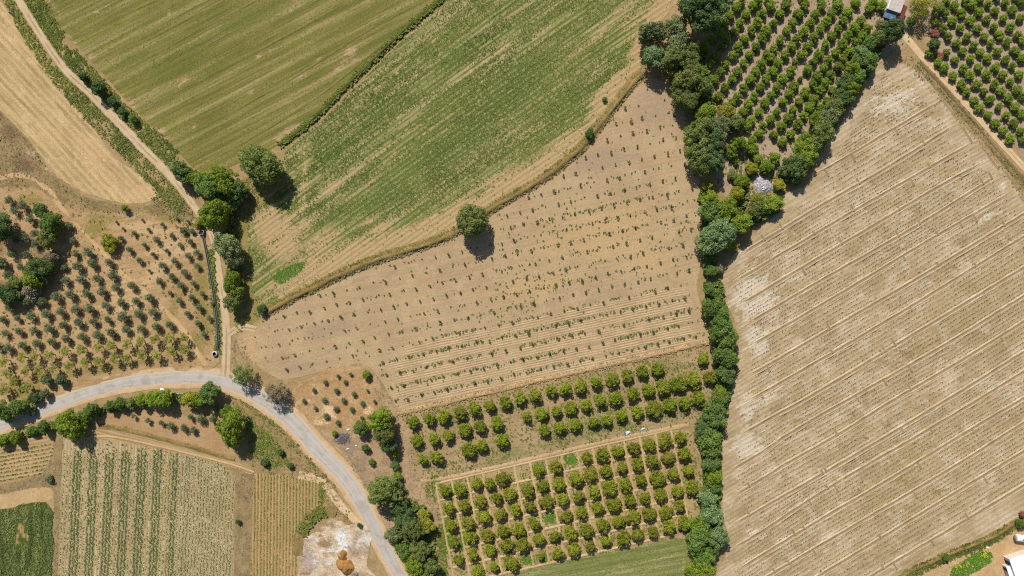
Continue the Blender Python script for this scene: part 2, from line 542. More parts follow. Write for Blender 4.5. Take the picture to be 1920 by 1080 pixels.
_, E_P = sheet('weedy_field', E_POLY, 0.025, green_soil, 'green weedy field with streaks of bare tan soil in the middle', uvf=uv_e,
               masks={'m1': E_SOIL, 'm2': E_GREEN, 'm3': [(540, 510, 36, 14, 33), (518, 560, 12, 10)]}, relief=0.06)

# --- sapling field
F_POLY = [(440, 632), (470, 614), (500, 597), (530, 580), (600, 546), (680, 507), (780, 476), (855, 447), (930, 399), (965, 378), (1040, 332), (1098, 288), (1140, 230), (1207, 146), (1245, 150), (1275, 190), (1300, 250), (1300, 320),
          (1318, 347), (1322, 395), (1319, 420), (1314, 482), (1309, 520), (1306, 540), (1320, 590), (1334, 635), (1332, 642), (1235, 664), (1110, 692), (1010, 714), (955, 727), (905, 739), (830, 757), (767, 774), (745, 762),
          (735, 748), (706, 702), (688, 682), (655, 682), (580, 703), (530, 714), (498, 698), (478, 682), (452, 655)]
field_f = soil('sandy_field_soil', C(188, 160, 118), C(178, 150, 110), C(200, 172, 128), blotch=(C(202, 174, 130), 0.4, C(168, 140, 100), 0.4), patch=0.06, streak=0.38, sk_u=0.04, sk_v=0.8,
               m1=(C(170, 144, 114), 0.8), m2=(C(200, 164, 110), 0.6), m3=(C(198, 162, 114), 0.8), fine=0.26, clod=0.45, bump=0.12)
_, F_P = sheet('sapling_field', F_POLY, 0.02, field_f, 'sandy tan field planted with rows of small saplings', ang=12.2,
               masks={'m1': [(1230, 200, 60, 60), (1130, 300, 90, 30, 12), (620, 620, 80, 20, 12), (560, 690, 60, 12, 12)], 'm2': [(1130, 440, 170, 80, 15), (1000, 540, 120, 30, 12), (1220, 490, 70, 40)],
                      'm3': [(470, 650, 20, 50, 10), (720, 720, 10, 50, -30), (1314, 560, 8, 80, 0)]}, relief=0.05)

F_OBJ = [o for o in bpy.data.objects if o.name == 'sapling_field'][0]
fur_mat = soil('furrow_soil', C(198, 169, 125), C(184, 156, 114), C(206, 178, 134), patch=0.2, streak=0.5, sk_u=0.1, sk_v=1.0, fine=0.3)
for j in range(8, 13):
    for q in (0.24, 0.40, 0.60, 0.77):
        if j == 12 and q > 0.7: continue
        a0 = np.array((974 + 7.4 * (j + q) - 24.85 * (13.3 if j > 8 else 12), 397 + 23.7 * (j + q) + 5.3 * (13.3 if j > 8 else 12)))
        a1 = np.array((974 + 7.4 * (j + q) + 24.35 * 10.6, 397 + 23.7 * (j + q) - 5.27 * 10.6))
        strip('furrow_ridge', [tuple(a0), tuple(a0 * 0.66 + a1 * 0.34), tuple(a0 * 0.33 + a1 * 0.67), tuple(a1)], (-0.3, -0.08, 0.08, 0.3), (-0.015, 0.075, 0.075, -0.015), fur_mat, 0.028, 0.9, 0.16, 1.3, F_OBJ, taper=4.0)

# --- terracotta patch of young olives
G_POLY = [(580, 706), (612, 695), (655, 688), (680, 687), (697, 715), (712, 765), (706, 786), (680, 795), (655, 804), (620, 807), (592, 799), (570, 778), (548, 755), (545, 730)]
terra = soil('terracotta_soil', C(184, 150, 104), C(178, 138, 88), C(204, 170, 122), patch=0.25, streak=0.7, sk_u=0.3, sk_v=0.3, m1=(C(226, 196, 146), 0.9), fine=0.35, clod=0.6)
_, G_P = sheet('terracotta_plot', G_POLY, 0.035, terra, 'small terracotta coloured plot of young olives beside the road', 'plot', jit=1.6, masks={'m1': [(615, 772, 14, 26, 20), (605, 790, 24, 10), (585, 752, 10, 8), (690, 770, 14, 18)]}, relief=0.06)

# --- orchard floors
OM_POLY = [(758, 784), (830, 766), (960, 737), (1110, 702), (1235, 674), (1330, 652), (1345, 690), (1342, 735), (1330, 775), (1296, 797), (1180, 822), (1060, 850), (930, 882), (820, 902), (792, 902), (772, 880)]
om_mat = soil('orchard_floor', C(182, 154, 114), C(166, 142, 98), C(150, 132, 84), patch=0.12, streak=0.6, sk_u=0.1, sk_v=0.5, m1=(C(130, 128, 72), 0.75), m2=(C(186, 150, 104), 0.7), fine=0.3, clod=0.5)
_, OM_P = sheet('orchard_floor', OM_POLY, 0.02, om_mat, 'tan orchard floor under the three middle rows of citrus', 'orchard floor', ang=13,
                masks={'m1': [(1000, 750, 200, 8, 13), (1130, 800, 160, 22, 12), (960, 850, 100, 14, 12), (1250, 690, 60, 16, 12)], 'm2': [(860, 875, 90, 8, 12)]})
OB_POLY = [(812, 912), (940, 880), (1080, 848), (1200, 822), (1292, 800), (1302, 830), (1318, 905), (1322, 935), (1296, 975), (1286, 1000), (1180, 1026), (1060, 1052), (960, 1074), (890, 1095), (850, 1180), (835, 1180), (826, 1040), (818, 960)]
ob_mat = soil('basin_orchard_floor', C(186, 158, 112), C(172, 144, 100), C(140, 134, 74), patch=0.15, streak=0.5, sk_u=0.2, sk_v=0.3, m1=(C(84, 120, 34), 0.9), fine=0.3)
OB_GREEN = [(1070, 860, 14, 14), (1100, 856, 12, 8), (1032, 970, 14, 12), (988, 1050, 16, 11), (1020, 1045, 12, 9), (1000, 978, 8, 8), (838, 1000, 12, 40, 5), (850, 915, 12, 8), (1040, 880, 10, 9), (868, 1010, 8, 30), (1140, 1010, 10, 6), (1010, 878, 12, 14)]
_, OB_P = sheet('orchard_floor', OB_POLY, 0.022, ob_mat, 'orchard floor divided into square watering basins in the lower orchard', 'orchard floor', masks={'m1': OB_GREEN})
BG_POLY = [(955, 1085), (975, 1072), (1060, 1053), (1180, 1028), (1284, 1003), (1296, 1025), (1296, 1055), (1285, 1085), (1290, 1200), (900, 1200)]
bg_mat = soil('mown_verge_ground', C(122, 126, 66), C(134, 134, 78), C(168, 160, 108), patch=0.08, streak=0.95, sk_u=0.04, sk_v=0.9, row=2.2, row_amt=0.4, c_row=C(96, 110, 46), m1=(C(176, 158, 104), 0.7), fine=0.2)
_, BG_P = sheet('mown_field', BG_POLY, 0.032, bg_mat, 'small mown green field corner below the lower orchard', ang=11, masks={'m1': [(1285, 1050, 9, 50, 0), (1180, 1070, 100, 5, 11)]})
OT_POLY = [(1290, -160), (1300, -40), (1330, 40), (1340, 100), (1330, 150), (1350, 200), (1350, 260), (1340, 320), (1350, 360), (1390, 400), (1440, 350), (1480, 330), (1530, 270), (1575, 205), (1620, 120), (1660, 110), (1705, 85), (1715, 40), (1720, 0), (1750, -160)]
ot_mat = soil('grey_orchard_floor', C(186, 162, 132), C(176, 150, 118), C(150, 126, 92), patch=0.1, streak=0.5, sk_u=0.1, sk_v=0.5, fine=0.25, m1=(C(184, 152, 112), 0.8))
sheet('orchard_floor', OT_POLY, 0.018, ot_mat, 'pale orchard floor under the dense upper citrus orchard', 'orchard floor', ang=48, masks={'m1': [(1630, 60, 14, 30), (1410, 340, 30, 30)]})
ON_POLY = [(1722, -160), (1722, 0), (1728, 50), (1745, 95), (1790, 150), (1850, 215), (1900, 275), (1960, 340), (2080, 470), (2080, -160)]
sheet('orchard_floor', ON_POLY, 0.016, ot_mat, 'pale orchard floor under the citrus rows in the upper right corner', 'orchard floor', ang=-47, masks={'m1': [(1735, 75, 30, 18), (1720, 60, 14, 20)]})

# --- big bare field at the right
K_POLY = [(1647, 112), (1665, 110), (1702, 122), (1738, 148), (1765, 187), (1797, 224), (1840, 272), (1877, 317), (1915, 368), (1990, 450), (2080, 560), (2080, 880), (1990, 930), (1920, 963), (1902, 972), (1865, 996), (1790, 1031), (1715, 1063),
          (1680, 1085), (1500, 1200), (1300, 1200), (1330, 1100), (1345, 1072), (1362, 1040), (1366, 1010), (1354, 960), (1354, 860), (1354, 822), (1363, 777), (1374, 727), (1384, 690), (1384, 615), (1363, 570), (1345, 545), (1352, 518),
          (1372, 482), (1400, 455), (1430, 425), (1457, 395), (1470, 360), (1515, 350), (1522, 307), (1540, 285), (1562, 250), (1590, 212), (1612, 155), (1632, 125)]
BUNDS = [[(1517, 335), (1572, 305), (1632, 268), (1765, 190)], [(1382, 482), (1440, 447), (1532, 390), (1630, 335), (1680, 305), (1797, 232)], [(1370, 533), (1440, 492), (1585, 405), (1655, 365), (1830, 265)],
         [(1380, 577), (1457, 530), (1610, 440), (1765, 347), (1853, 301)], [(1390, 614), (1440, 585), (1515, 540), (1600, 492), (1732, 417), (1876, 325)], [(1395, 657), (1440, 630), (1595, 540), (1722, 462), (1908, 355)],
         [(1390, 713), (1440, 685), (1515, 642), (1635, 572), (1690, 541), (1920, 402), (1990, 360)], [(1385, 763), (1440, 732), (1655, 607), (1762, 542), (1920, 444), (2040, 370)], [(1380, 822), (1440, 787), (1515, 747), (1755, 602), (1850, 545), (1920, 502), (2060, 415)],
         [(1372, 882), (1440, 842), (1480, 812), (1622, 732), (1785, 640), (1920, 555), (2070, 465)], [(1368, 935), (1440, 892), (1470, 872), (1580, 811), (1672, 752), (1785, 687), (1885, 625), (2070, 510)],
         [(1366, 990), (1440, 947), (1570, 873), (1680, 808), (1825, 720), (1920, 660), (2070, 568)], [(1372, 1031), (1440, 990), (1502, 947), (1625, 872), (1735, 810), (1907, 705), (2070, 605)],
         [(1370, 1078), (1440, 1034), (1555, 964), (1640, 916), (1812, 810), (1920, 747), (2070, 655)], [(1360, 1130), (1440, 1080), (1560, 1010), (1635, 966), (1720, 917), (1830, 850), (1895, 808), (2070, 700)],
         [(1450, 1133), (1535, 1080), (1625, 1026), (1737, 957), (1852, 887), (1920, 847), (2070, 755)], [(1560, 1125), (1650, 1070), (1817, 972), (1920, 910), (2050, 830)]]
_bw = [W(b) for b in BUNDS]


def by_at(k, x):
    b = _bw[k]
    s0 = (b[1, 1] - b[0, 1]) / (b[1, 0] - b[0, 0]); s1 = (b[-1, 1] - b[-2, 1]) / (b[-1, 0] - b[-2, 0])
    y = np.interp(x, b[:, 0], b[:, 1])
    y = np.where(x < b[0, 0], b[0, 1] + s0 * (x - b[0, 0]), y)
    return np.where(x > b[-1, 0], b[-1, 1] + s1 * (x - b[-1, 0]), y)


ROWS_PER = 6


def uv_k(P):
    Y = np.stack([by_at(k, P[:, 0]) for k in range(len(_bw))], 1)
    v = np.zeros(len(P))
    y = P[:, 1]
    for i in range(len(P)):
        yy = Y[i]
        j = int(np.clip(np.sum(yy > y[i]) - 1, 0, len(_bw) - 2))
        v[i] = (j + (yy[j] - y[i]) / max(0.5, (yy[j] - yy[j + 1]))) * ROWS_PER
    return P[:, 0] * 0.87 + P[:, 1] * 0.49, v


k_mat = soil('pale_field_soil', C(193, 169, 128), C(174, 149, 107), C(214, 194, 158), patch=0.05, streak=0.55, sk_u=0.10, sk_v=0.33, blotch=(C(218, 200, 168), 0.45, C(160, 136, 94), 0.5), row=1.0, row_amt=0.28, c_row=C(150, 126, 88), m1=(C(128, 100, 52), 0.8),
             m2=(C(168, 148, 94), 0.6), m3=(C(218, 202, 172), 0.9), fine=0.3, clod=0.55, bump=0.15)
K_DARK = [(1690, 662, 16, 8), (1708, 664, 8, 6), (1672, 735, 9, 7), (1597, 778, 9, 6), (1660, 795, 18, 7), (1625, 752, 5, 4), (1870, 563, 9, 7), (1880, 575, 8, 6), (1785, 610, 8, 5), (1830, 580, 6, 5), (1620, 822, 14, 6), (1610, 925, 18, 10), (1600, 932, 10, 8),
          (1625, 900, 12, 8), (1690, 900, 18, 8, 20), (1715, 880, 10, 6), (1662, 865, 10, 7), (1680, 825, 10, 6), (1760, 922, 18, 10), (1642, 975, 5, 6), (1660, 880, 10, 6), (1700, 905, 10, 6), (1545, 932, 4, 3), (1630, 945, 10, 5), (1590, 890, 6, 4), (1660, 652, 9, 5),
          (1715, 830, 6, 5), (1600, 858, 6, 4), (1825, 525, 10, 5), (1790, 500, 8, 4)]
K_OLIVE = [(1700, 900, 300, 120, 30, 0.75), (1840, 560, 160, 70, 30, 0.95), (1760, 640, 120, 40, 30, 0.7), (1880, 640, 100, 60, 30, 0.7), (1560, 600, 60, 20, 30, 0.6), (1700, 430, 90, 20, 28, 0.6), (1740, 375, 70, 14, 28, 0.6), (1560, 350, 60, 16, 28, 0.5), (1900, 800, 80, 60, 30, 0.6)]
K_PALE = [(1680, 200, 60, 60, 30, 0.8), (1420, 560, 50, 60, 20, 1.2), (1420, 640, 30, 40), (1480, 520, 40, 10, 28), (1470, 470, 30, 8, 28), (1680, 350, 30, 8, 28), (1690, 185, 16, 6, 25), (1725, 155, 14, 8), (1440, 740, 40, 12, 28), (1400, 830, 40, 40), (1640, 210, 14, 8), (1600, 380, 20, 6, 28),
          (1500, 640, 24, 8), (1780, 340, 24, 6, 28), (1610, 760, 24, 8), (1400, 760, 24, 40), (1660, 505, 18, 6, 28), (1560, 1000, 60, 8, 30), (1420, 1000, 30, 14), (1560, 735, 16, 8), (1880, 350, 14, 14), (1850, 410, 40, 8, 28)]
K_OBJ, K_P = sheet('bare_field', K_POLY, 0.03, k_mat, 'large pale dry field with long parallel irrigation ridges', uvf=uv_k, masks={'m1': K_DARK, 'm2': K_OLIVE, 'm3': K_PALE}, relief=0.06, grid=1.5)
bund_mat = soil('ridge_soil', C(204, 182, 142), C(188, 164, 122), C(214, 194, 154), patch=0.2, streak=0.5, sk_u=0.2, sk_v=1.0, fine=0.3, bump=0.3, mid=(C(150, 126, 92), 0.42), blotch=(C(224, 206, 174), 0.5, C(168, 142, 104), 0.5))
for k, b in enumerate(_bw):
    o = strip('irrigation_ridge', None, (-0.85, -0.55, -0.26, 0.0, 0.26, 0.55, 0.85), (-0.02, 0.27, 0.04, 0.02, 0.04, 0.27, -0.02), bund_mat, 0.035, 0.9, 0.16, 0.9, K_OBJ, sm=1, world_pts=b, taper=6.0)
# short cross ridges along the eastern headland
for a, b in (((1752, 198), (1768, 186)), ((1768, 190), (1795, 224)), ((1840, 275), (1872, 318)), ((1884, 322), (1908, 355)), ((1805, 240), (1822, 268)), ((1912, 368), (1930, 395))):
    strip('cross_ridge', [a, b], (-0.5, -0.2, 0.0, 0.2, 0.5), (-0.02, 0.25, 0.06, 0.25, -0.02), bund_mat, 0.035, 0.8, 0.08, 0.4, K_OBJ, sm=0)
_rs = random.Random(3)
for k, b in enumerate(_bw):
    for q in range(4):
        x = _rs.uniform(b[0, 0] + 4, min(b[-1, 0], 140))
        y = float(by_at(k, np.array([x]))[0])
        L = _rs.uniform(1.0, 2.2) * (1 if _rs.random() < 0.5 else -1)
        if inside(np.array([[x, y]]), K_P)[0]:
            strip('cross_ridge', None, (-0.55, -0.2, 0.2, 0.55), (-0.02, 0.24, 0.24, -0.02), bund_mat, 0.04, 0.5, 0.1, 0.3, K_OBJ, sm=0, world_pts=np.array([(x, y), (x + 0.5 * L, y - abs(L) * 0.87 if L > 0 else y + abs(L) * 0.87)]))

# --- olive grove ground, left
N_POLY = [(-160, 350), (0, 340), (30, 345), (70, 350), (105, 375), (150, 395), (200, 395), (250, 398), (300, 402), (340, 410), (372, 412), (392, 440), (400, 480), (404, 540), (408, 600), (412, 660), (412, 690), (350, 698), (280, 702),
          (220, 712), (170, 722), (120, 738), (70, 752), (30, 770), (-160, 830)]
n_mat = soil('olive_grove_ground', C(186, 152, 106), C(174, 140, 94), C(200, 168, 122), patch=0.1, streak=0.6, sk_u=0.08, sk_v=0.6, m1=(C(138, 124, 58), 0.8), m2=(C(206, 172, 124), 0.8), m3=(C(116, 98, 62), 0.75), fine=0.28, clod=0.5)
_, N_P = sheet('olive_grove_ground', N_POLY, 0.02, n_mat, 'sandy ground of the sloping olive grove', 'ground', ang=12,
               masks={'m1': [(180, 425, 30, 40, -30), (230, 410, 80, 10), (320, 410, 60, 12), (380, 560, 22, 130, 5), (330, 570, 14, 60, -25), (60, 375, 40, 14), (200, 690, 200, 12, 10), (370, 640, 25, 30), (50, 730, 60, 25)],
                      'm2': [(280, 430, 70, 25, -15), (320, 470, 60, 25, 10), (290, 510, 20, 60, -40), (80, 480, 80, 30), (60, 400, 30, 10, -30), (230, 560, 40, 60, -40)],
                      'm3': [(30, 345, 60, 12), (75, 465, 30, 50, 20), (20, 545, 40, 25), (0, 440, 18, 70)]}, relief=0.12)

# --- fields in the lower left
P_POLY = [(118, 818), (150, 824), (225, 825), (325, 847), (442, 875), (440, 960), (436, 1080), (432, 1200), (100, 1200), (108, 1080), (112, 985), (116, 890)]


def uv_p(P):
    # rows lean a little
    return P[:, 1], P[:, 0] + (-(P[:, 1] + 41)) * 0.045


p_mat = soil('striped_field_soil', C(196, 170, 124), C(180, 154, 110), C(208, 184, 138), patch=0.08, streak=0.6, sk_u=0.08, sk_v=0.8, row=0.9, row_amt=0.55, c_row=C(128, 120, 74), m1=(C(190, 166, 124), 0.7), fine=0.25)
_, P_P = sheet('striped_field', P_POLY, 0.028, p_mat, 'field of green and bare stripes running straight down, lower left', uvf=uv_p, masks={'m1': [(425, 960, 14, 140, 0, 0.6)]})
Q_POLY = [(-160, 862), (0, 836), (55, 822), (98, 812), (100, 840), (96, 858), (82, 886), (50, 898), (0, 908), (-160, 930)]
q_mat = soil('row_crop_soil', C(190, 158, 108), C(178, 146, 98), C(202, 172, 124), patch=0.1, streak=0.4, row=1.1, row_amt=0.4, c_row=C(150, 132, 82), fine=0.25)
_, Q_P = sheet('row_crop_field', Q_POLY, 0.026, q_mat, 'small field of thin crop rows at the left edge below the road', ang=10)
R_POLY = [(-160, 975), (0, 958), (55, 944), (96, 938), (100, 1000), (98, 1200), (-160, 1200)]
r_mat = soil('dense_crop_soil', C(84, 96, 40), C(74, 90, 36), C(96, 104, 46), patch=0.1, streak=0.4, row=1.3, row_amt=0.3, c_row=C(60, 78, 26), m1=(C(188, 150, 98), 0.95), m2=(C(140, 124, 66), 0.8), fine=0.25)
R_BARE = [(40, 992, 13, 18), (33, 1010, 9, 16), (48, 1005, 7, 9)]
_, R_P = sheet('dense_crop_field', R_POLY, 0.024, r_mat, 'dark green dense crop field in the lower left corner', ang=86, jit=0.9, masks={'m1': R_BARE, 'm2': [(35, 955, 60, 8, 10), (78, 1040, 4, 60)]})
QR_POLY = [(-160, 948), (0, 928), (60, 915), (98, 912), (102, 930), (96, 940), (55, 946), (0, 956), (-160, 975)]
bare_mat = soil('bare_tan_soil', C(200, 168, 118), C(190, 156, 108), C(180, 146, 96), patch=0.15, streak=0.4, sk_u=0.3, sk_v=0.3, fine=0.22)
sheet('bare_strip', QR_POLY, 0.022, bare_mat, 'bare tan strip above the dark green crop field', 'ground')
QB_POLY = [(-160, 935), (0, 909), (50, 899), (82, 887), (97, 858), (102, 815), (120, 812), (117, 890), (112, 985), (108, 1080), (104, 1200), (98, 1200), (101, 1000), (102, 930), (96, 912), (60, 914), (0, 927), (-160, 948)]
scrub_mat = soil('scrub_ground', C(158, 134, 92), C(138, 118, 78), C(182, 154, 110), patch=0.25, streak=0.5, sk_u=0.4, sk_v=0.4, m1=(C(120, 120, 60), 0.7), fine=0.35, clod=0.6)
sheet('scrub_strip', QB_POLY, 0.021, scrub_mat, 'brown scrubby strip round the small row crop field', 'ground')
# headland above the striped field
PH_POLY = [(120, 812), (180, 798), (230, 806), (300, 824), (380, 846), (440, 862), (475, 884), (475, 892), (440, 876), (325, 848), (225, 826), (150, 825)]
sheet('headland', PH_POLY, 0.032, soil('headland_soil', C(190, 160, 112), C(180, 150, 104), C(160, 134, 90), patch=0.1, streak=0.8, sk_u=0.05, sk_v=1.2, row=1.0, row_amt=0.4, c_row=C(158, 132, 88), fine=0.22), 'tan ploughed headland along the top of the striped field', 'ground', ang=-14)
PS_POLY = [(180, 796), (200, 770), (240, 760), (300, 772), (350, 780), (400, 790), (430, 830), (445, 862), (380, 843), (300, 821), (230, 803)]
sheet('small_plot', PS_POLY, 0.024, soil('small_plot_soil', C(184, 150, 106), C(172, 138, 94), C(190, 152, 104), patch=0.2, streak=0.4, sk_u=0.2, sk_v=0.4, m1=(C(130, 108, 66), 0.8), fine=0.25, clod=0.4),
      'brown plot with a few small olives between hedge and striped field', 'plot', ang=-14, masks={'m1': [(250, 806, 60, 5, -14), (360, 835, 70, 5, -16)]})
S_POLY = [(443, 876), (476, 886), (473, 960), (469, 1080), (468, 1200), (434, 1200), (438, 1080), (441, 960)]
sheet('scrub_strip', S_POLY, 0.03, scrub_mat, 'narrow brown scrub strip between the striped field and the reddish field', 'ground', masks={'m1': [(447, 980, 5, 100)]})
T_POLY = [(476, 887), (495, 887), (555, 895), (603, 903), (606, 930), (600, 953), (581, 965), (566, 997), (560, 1040), (558, 1080), (556, 1200), (468, 1200), (470, 1080), (474, 960)]
t_mat = soil('reddish_row_soil', C(188, 148, 102), C(176, 142, 94), C(206, 168, 116), patch=0.1, streak=0.5, sk_u=0.06, sk_v=1.0, row=0.9, row_amt=0.5, c_row=C(112, 110, 52), fine=0.22)
_, T_P = sheet('reddish_row_field', T_POLY, 0.034, t_mat, 'reddish field of narrow green rows beside the sand pit', uvf=lambda P: (P[:, 1], P[:, 0] - P[:, 1] * 0.01))
# sand pit yard
U_POLY = [(562, 1200), (561, 1030), (566, 1012), (590, 1000), (610, 980), (630, 970), (655, 985), (670, 975), (688, 985), (700, 1010), (690, 1030), (690, 1060), (712, 1085), (720, 1200)]
u_mat = soil('pit_sand', C(222, 200, 162), C(206, 178, 136), C(180, 152, 118), patch=0.3, streak=0.7, sk_u=0.3, sk_v=0.3, blotch=(C(232, 224, 210), 0.7, C(150, 126, 96), 0.5), m1=(C(236, 232, 226), 1.0), m2=(C(180, 164, 150), 0.85), m3=(C(150, 120, 84), 0.8), fine=0.4, clod=0.7, bump=0.6)
sheet('sand_pit', U_POLY, 0.036, u_mat, 'pale sand pit yard with a white patch beside the road', 'sand pit',
      jit=1.2, masks={'m1': [(640, 1010, 14, 26), (634, 994, 18, 9), (645, 1022, 12, 16), (622, 1030, 12, 10)], 'm2': [(580, 1050, 16, 34), (575, 1022, 14, 9, 40), (595, 1060, 12, 24)], 'm3': [(612, 1018, 18, 14), (600, 995, 14, 10), (622, 985, 26, 8, -10), (575, 1072, 18, 8), (650, 1012, 5, 20)]}, relief=0.3)
# yard, patch and plots in the lower right corner
V_POLY = [(1690, 1095), (1740, 1066), (1795, 1045), (1850, 1020), (1890, 996), (1925, 976), (2080, 900), (2080, 1200), (1660, 1200)]
yard = soil('yard_soil', C(208, 174, 124), C(196, 158, 108), C(186, 156, 114), patch=0.25, streak=0.5, sk_u=0.3, sk_v=0.3, m1=(C(170, 144, 104), 0.8), fine=0.25)
sheet('yard', V_POLY, 0.022, yard, 'orange tan yard in the lower right corner', 'yard', masks={'m1': [(1770, 1075, 20, 14), (1875, 1010, 30, 10, 25)]}, relief=0.08)
VG_POLY = [(1782, 1090), (1782, 1066), (1800, 1056), (1812, 1048), (1822, 1037), (1849, 1031), (1861, 1038), (1859, 1055), (1830, 1068), (1806, 1085)]
vg_mat = soil('green_bed_soil', C(84, 128, 30), C(72, 112, 26), C(110, 140, 40), patch=0.3, fine=0.3)
_, VG_P = sheet('garden_bed', VG_POLY, 0.03, vg_mat, 'bright green vegetable bed with yellow flowers, lower right corner', 'garden bed')
VR_POLY = [(1806, 1086), (1832, 1069), (1859, 1056), (1866, 1068), (1874, 1090), (1880, 1150), (1780, 1150)]
_, VR_P = sheet('garden_bed', VR_POLY, 0.032, soil('tilled_bed_soil', C(150, 130, 76), C(136, 122, 66), None, row=0.75, row_amt=0.7, c_row=C(96, 92, 44), fine=0.3), 'tilled brown bed of fine rows beside the bright green bed', 'garden bed', ang=25)
# grassy area between sapling field and the track-side trees
X_POLY = [(432, 350), (470, 330), (530, 300), (538, 335), (505, 375), (470, 402), (464, 440), (472, 520), (482, 570), (495, 592), (470, 612), (446, 624), (438, 600), (440, 540), (445, 480), (440, 420)]
sheet('dry_grass_corner', X_POLY, 0.015, soil('dry_grass_ground', C(150, 136, 72), C(138, 126, 62), C(174, 148, 96), patch=0.2, streak=0.6, sk_u=0.2, sk_v=0.5, m1=(C(186, 148, 104), 0.8), fine=0.35), 'dry olive grass corner behind the trackside trees', 'ground', ang=70,
      masks={'m1': [(470, 480, 18, 20), (505, 420, 20, 40, 30), (515, 365, 20, 14)]})
# scrub between the road, the terracotta plot and the middle orchard
Y_POLY = [(536, 716), (545, 730), (550, 757), (570, 780), (592, 800), (622, 809), (660, 804), (700, 790), (714, 766), (698, 716), (684, 688), (690, 686), (706, 704), (737, 752), (762, 778), (770, 800), (776, 880), (800, 905), (818, 912),
          (826, 1000), (836, 1090), (830, 1200), (780, 1200), (760, 1060), (715, 985), (690, 935), (668, 890), (640, 850), (600, 810), (560, 772), (520, 735)]
sheet('scrub_ground', Y_POLY, 0.014, soil('rough_scrub_soil', C(184, 154, 114), C(162, 136, 98), C(204, 170, 124), patch=0.25, streak=0.5, sk_u=0.3, sk_v=0.3, m1=(C(152, 132, 110), 0.75), m2=(C(200, 166, 118), 0.8), m3=(C(104, 140, 36), 0.8), fine=0.38, clod=0.7),
      'rough brown scrub between the road and the middle orchard', 'ground', masks={'m1': [(640, 825, 16, 14), (655, 840, 20, 20), (680, 870, 14, 26), (690, 730, 10, 26, -30), (700, 745, 10, 20)], 'm2': [(650, 870, 6, 50, 35), (800, 915, 30, 8, 20), (752, 830, 5, 60, 8)], 'm3': [(822, 1020, 7, 50, 5), (828, 1060, 8, 40)]}, relief=0.1)
Z_POLY = [(430, 740), (460, 752), (500, 780), (545, 815), (590, 865), (625, 905), (655, 960), (672, 1000), (640, 975), (612, 950), (605, 905), (555, 893), (495, 885), (476, 885), (470, 850), (450, 800)]
sheet('verge', Z_POLY, 0.013, soil('verge_soil', C(168, 138, 92), C(150, 128, 76), C(184, 150, 104), patch=0.2, streak=0.5, sk_u=0.2, sk_v=0.6, m1=(C(96, 122, 40), 0.85), fine=0.35, clod=0.6), 'rough grassy verge on the lower side of the paved road', 'ground', ang=-45,
      masks={'m1': [(500, 830, 28, 40, -40), (470, 800, 16, 30), (605, 940, 6, 14), (520, 850, 20, 14)]})
# scrubby slope below the stubble field
AA_POLY = [(-160, 90), (0, 210), (30, 238), (58, 268), (75, 295), (90, 318), (115, 342), (150, 364), (200, 380), (252, 390), (290, 384), (320, 372), (345, 385), (372, 412), (340, 412), (300, 404), (200, 398), (150, 398), (105, 378), (70, 352), (0, 342), (-160, 350)]
sheet('scrub_slope', AA_POLY, 0.012, soil('slope_soil', C(160, 134, 88), C(138, 116, 74), C(186, 156, 110), patch=0.2, streak=0.5, sk_u=0.2, sk_v=0.5, m1=(C(200, 172, 134), 0.8), m2=(C(110, 86, 62), 0.7), fine=0.38, clod=0.7), 'brown scrubby slope below the golden stubble field', 'ground', ang=-30,
      masks={'m1': [(95, 320, 30, 8, -35), (60, 290, 16, 10), (135, 345, 14, 8)], 'm2': [(20, 250, 30, 25), (45, 310, 45, 14, -15)]}, relief=0.15)

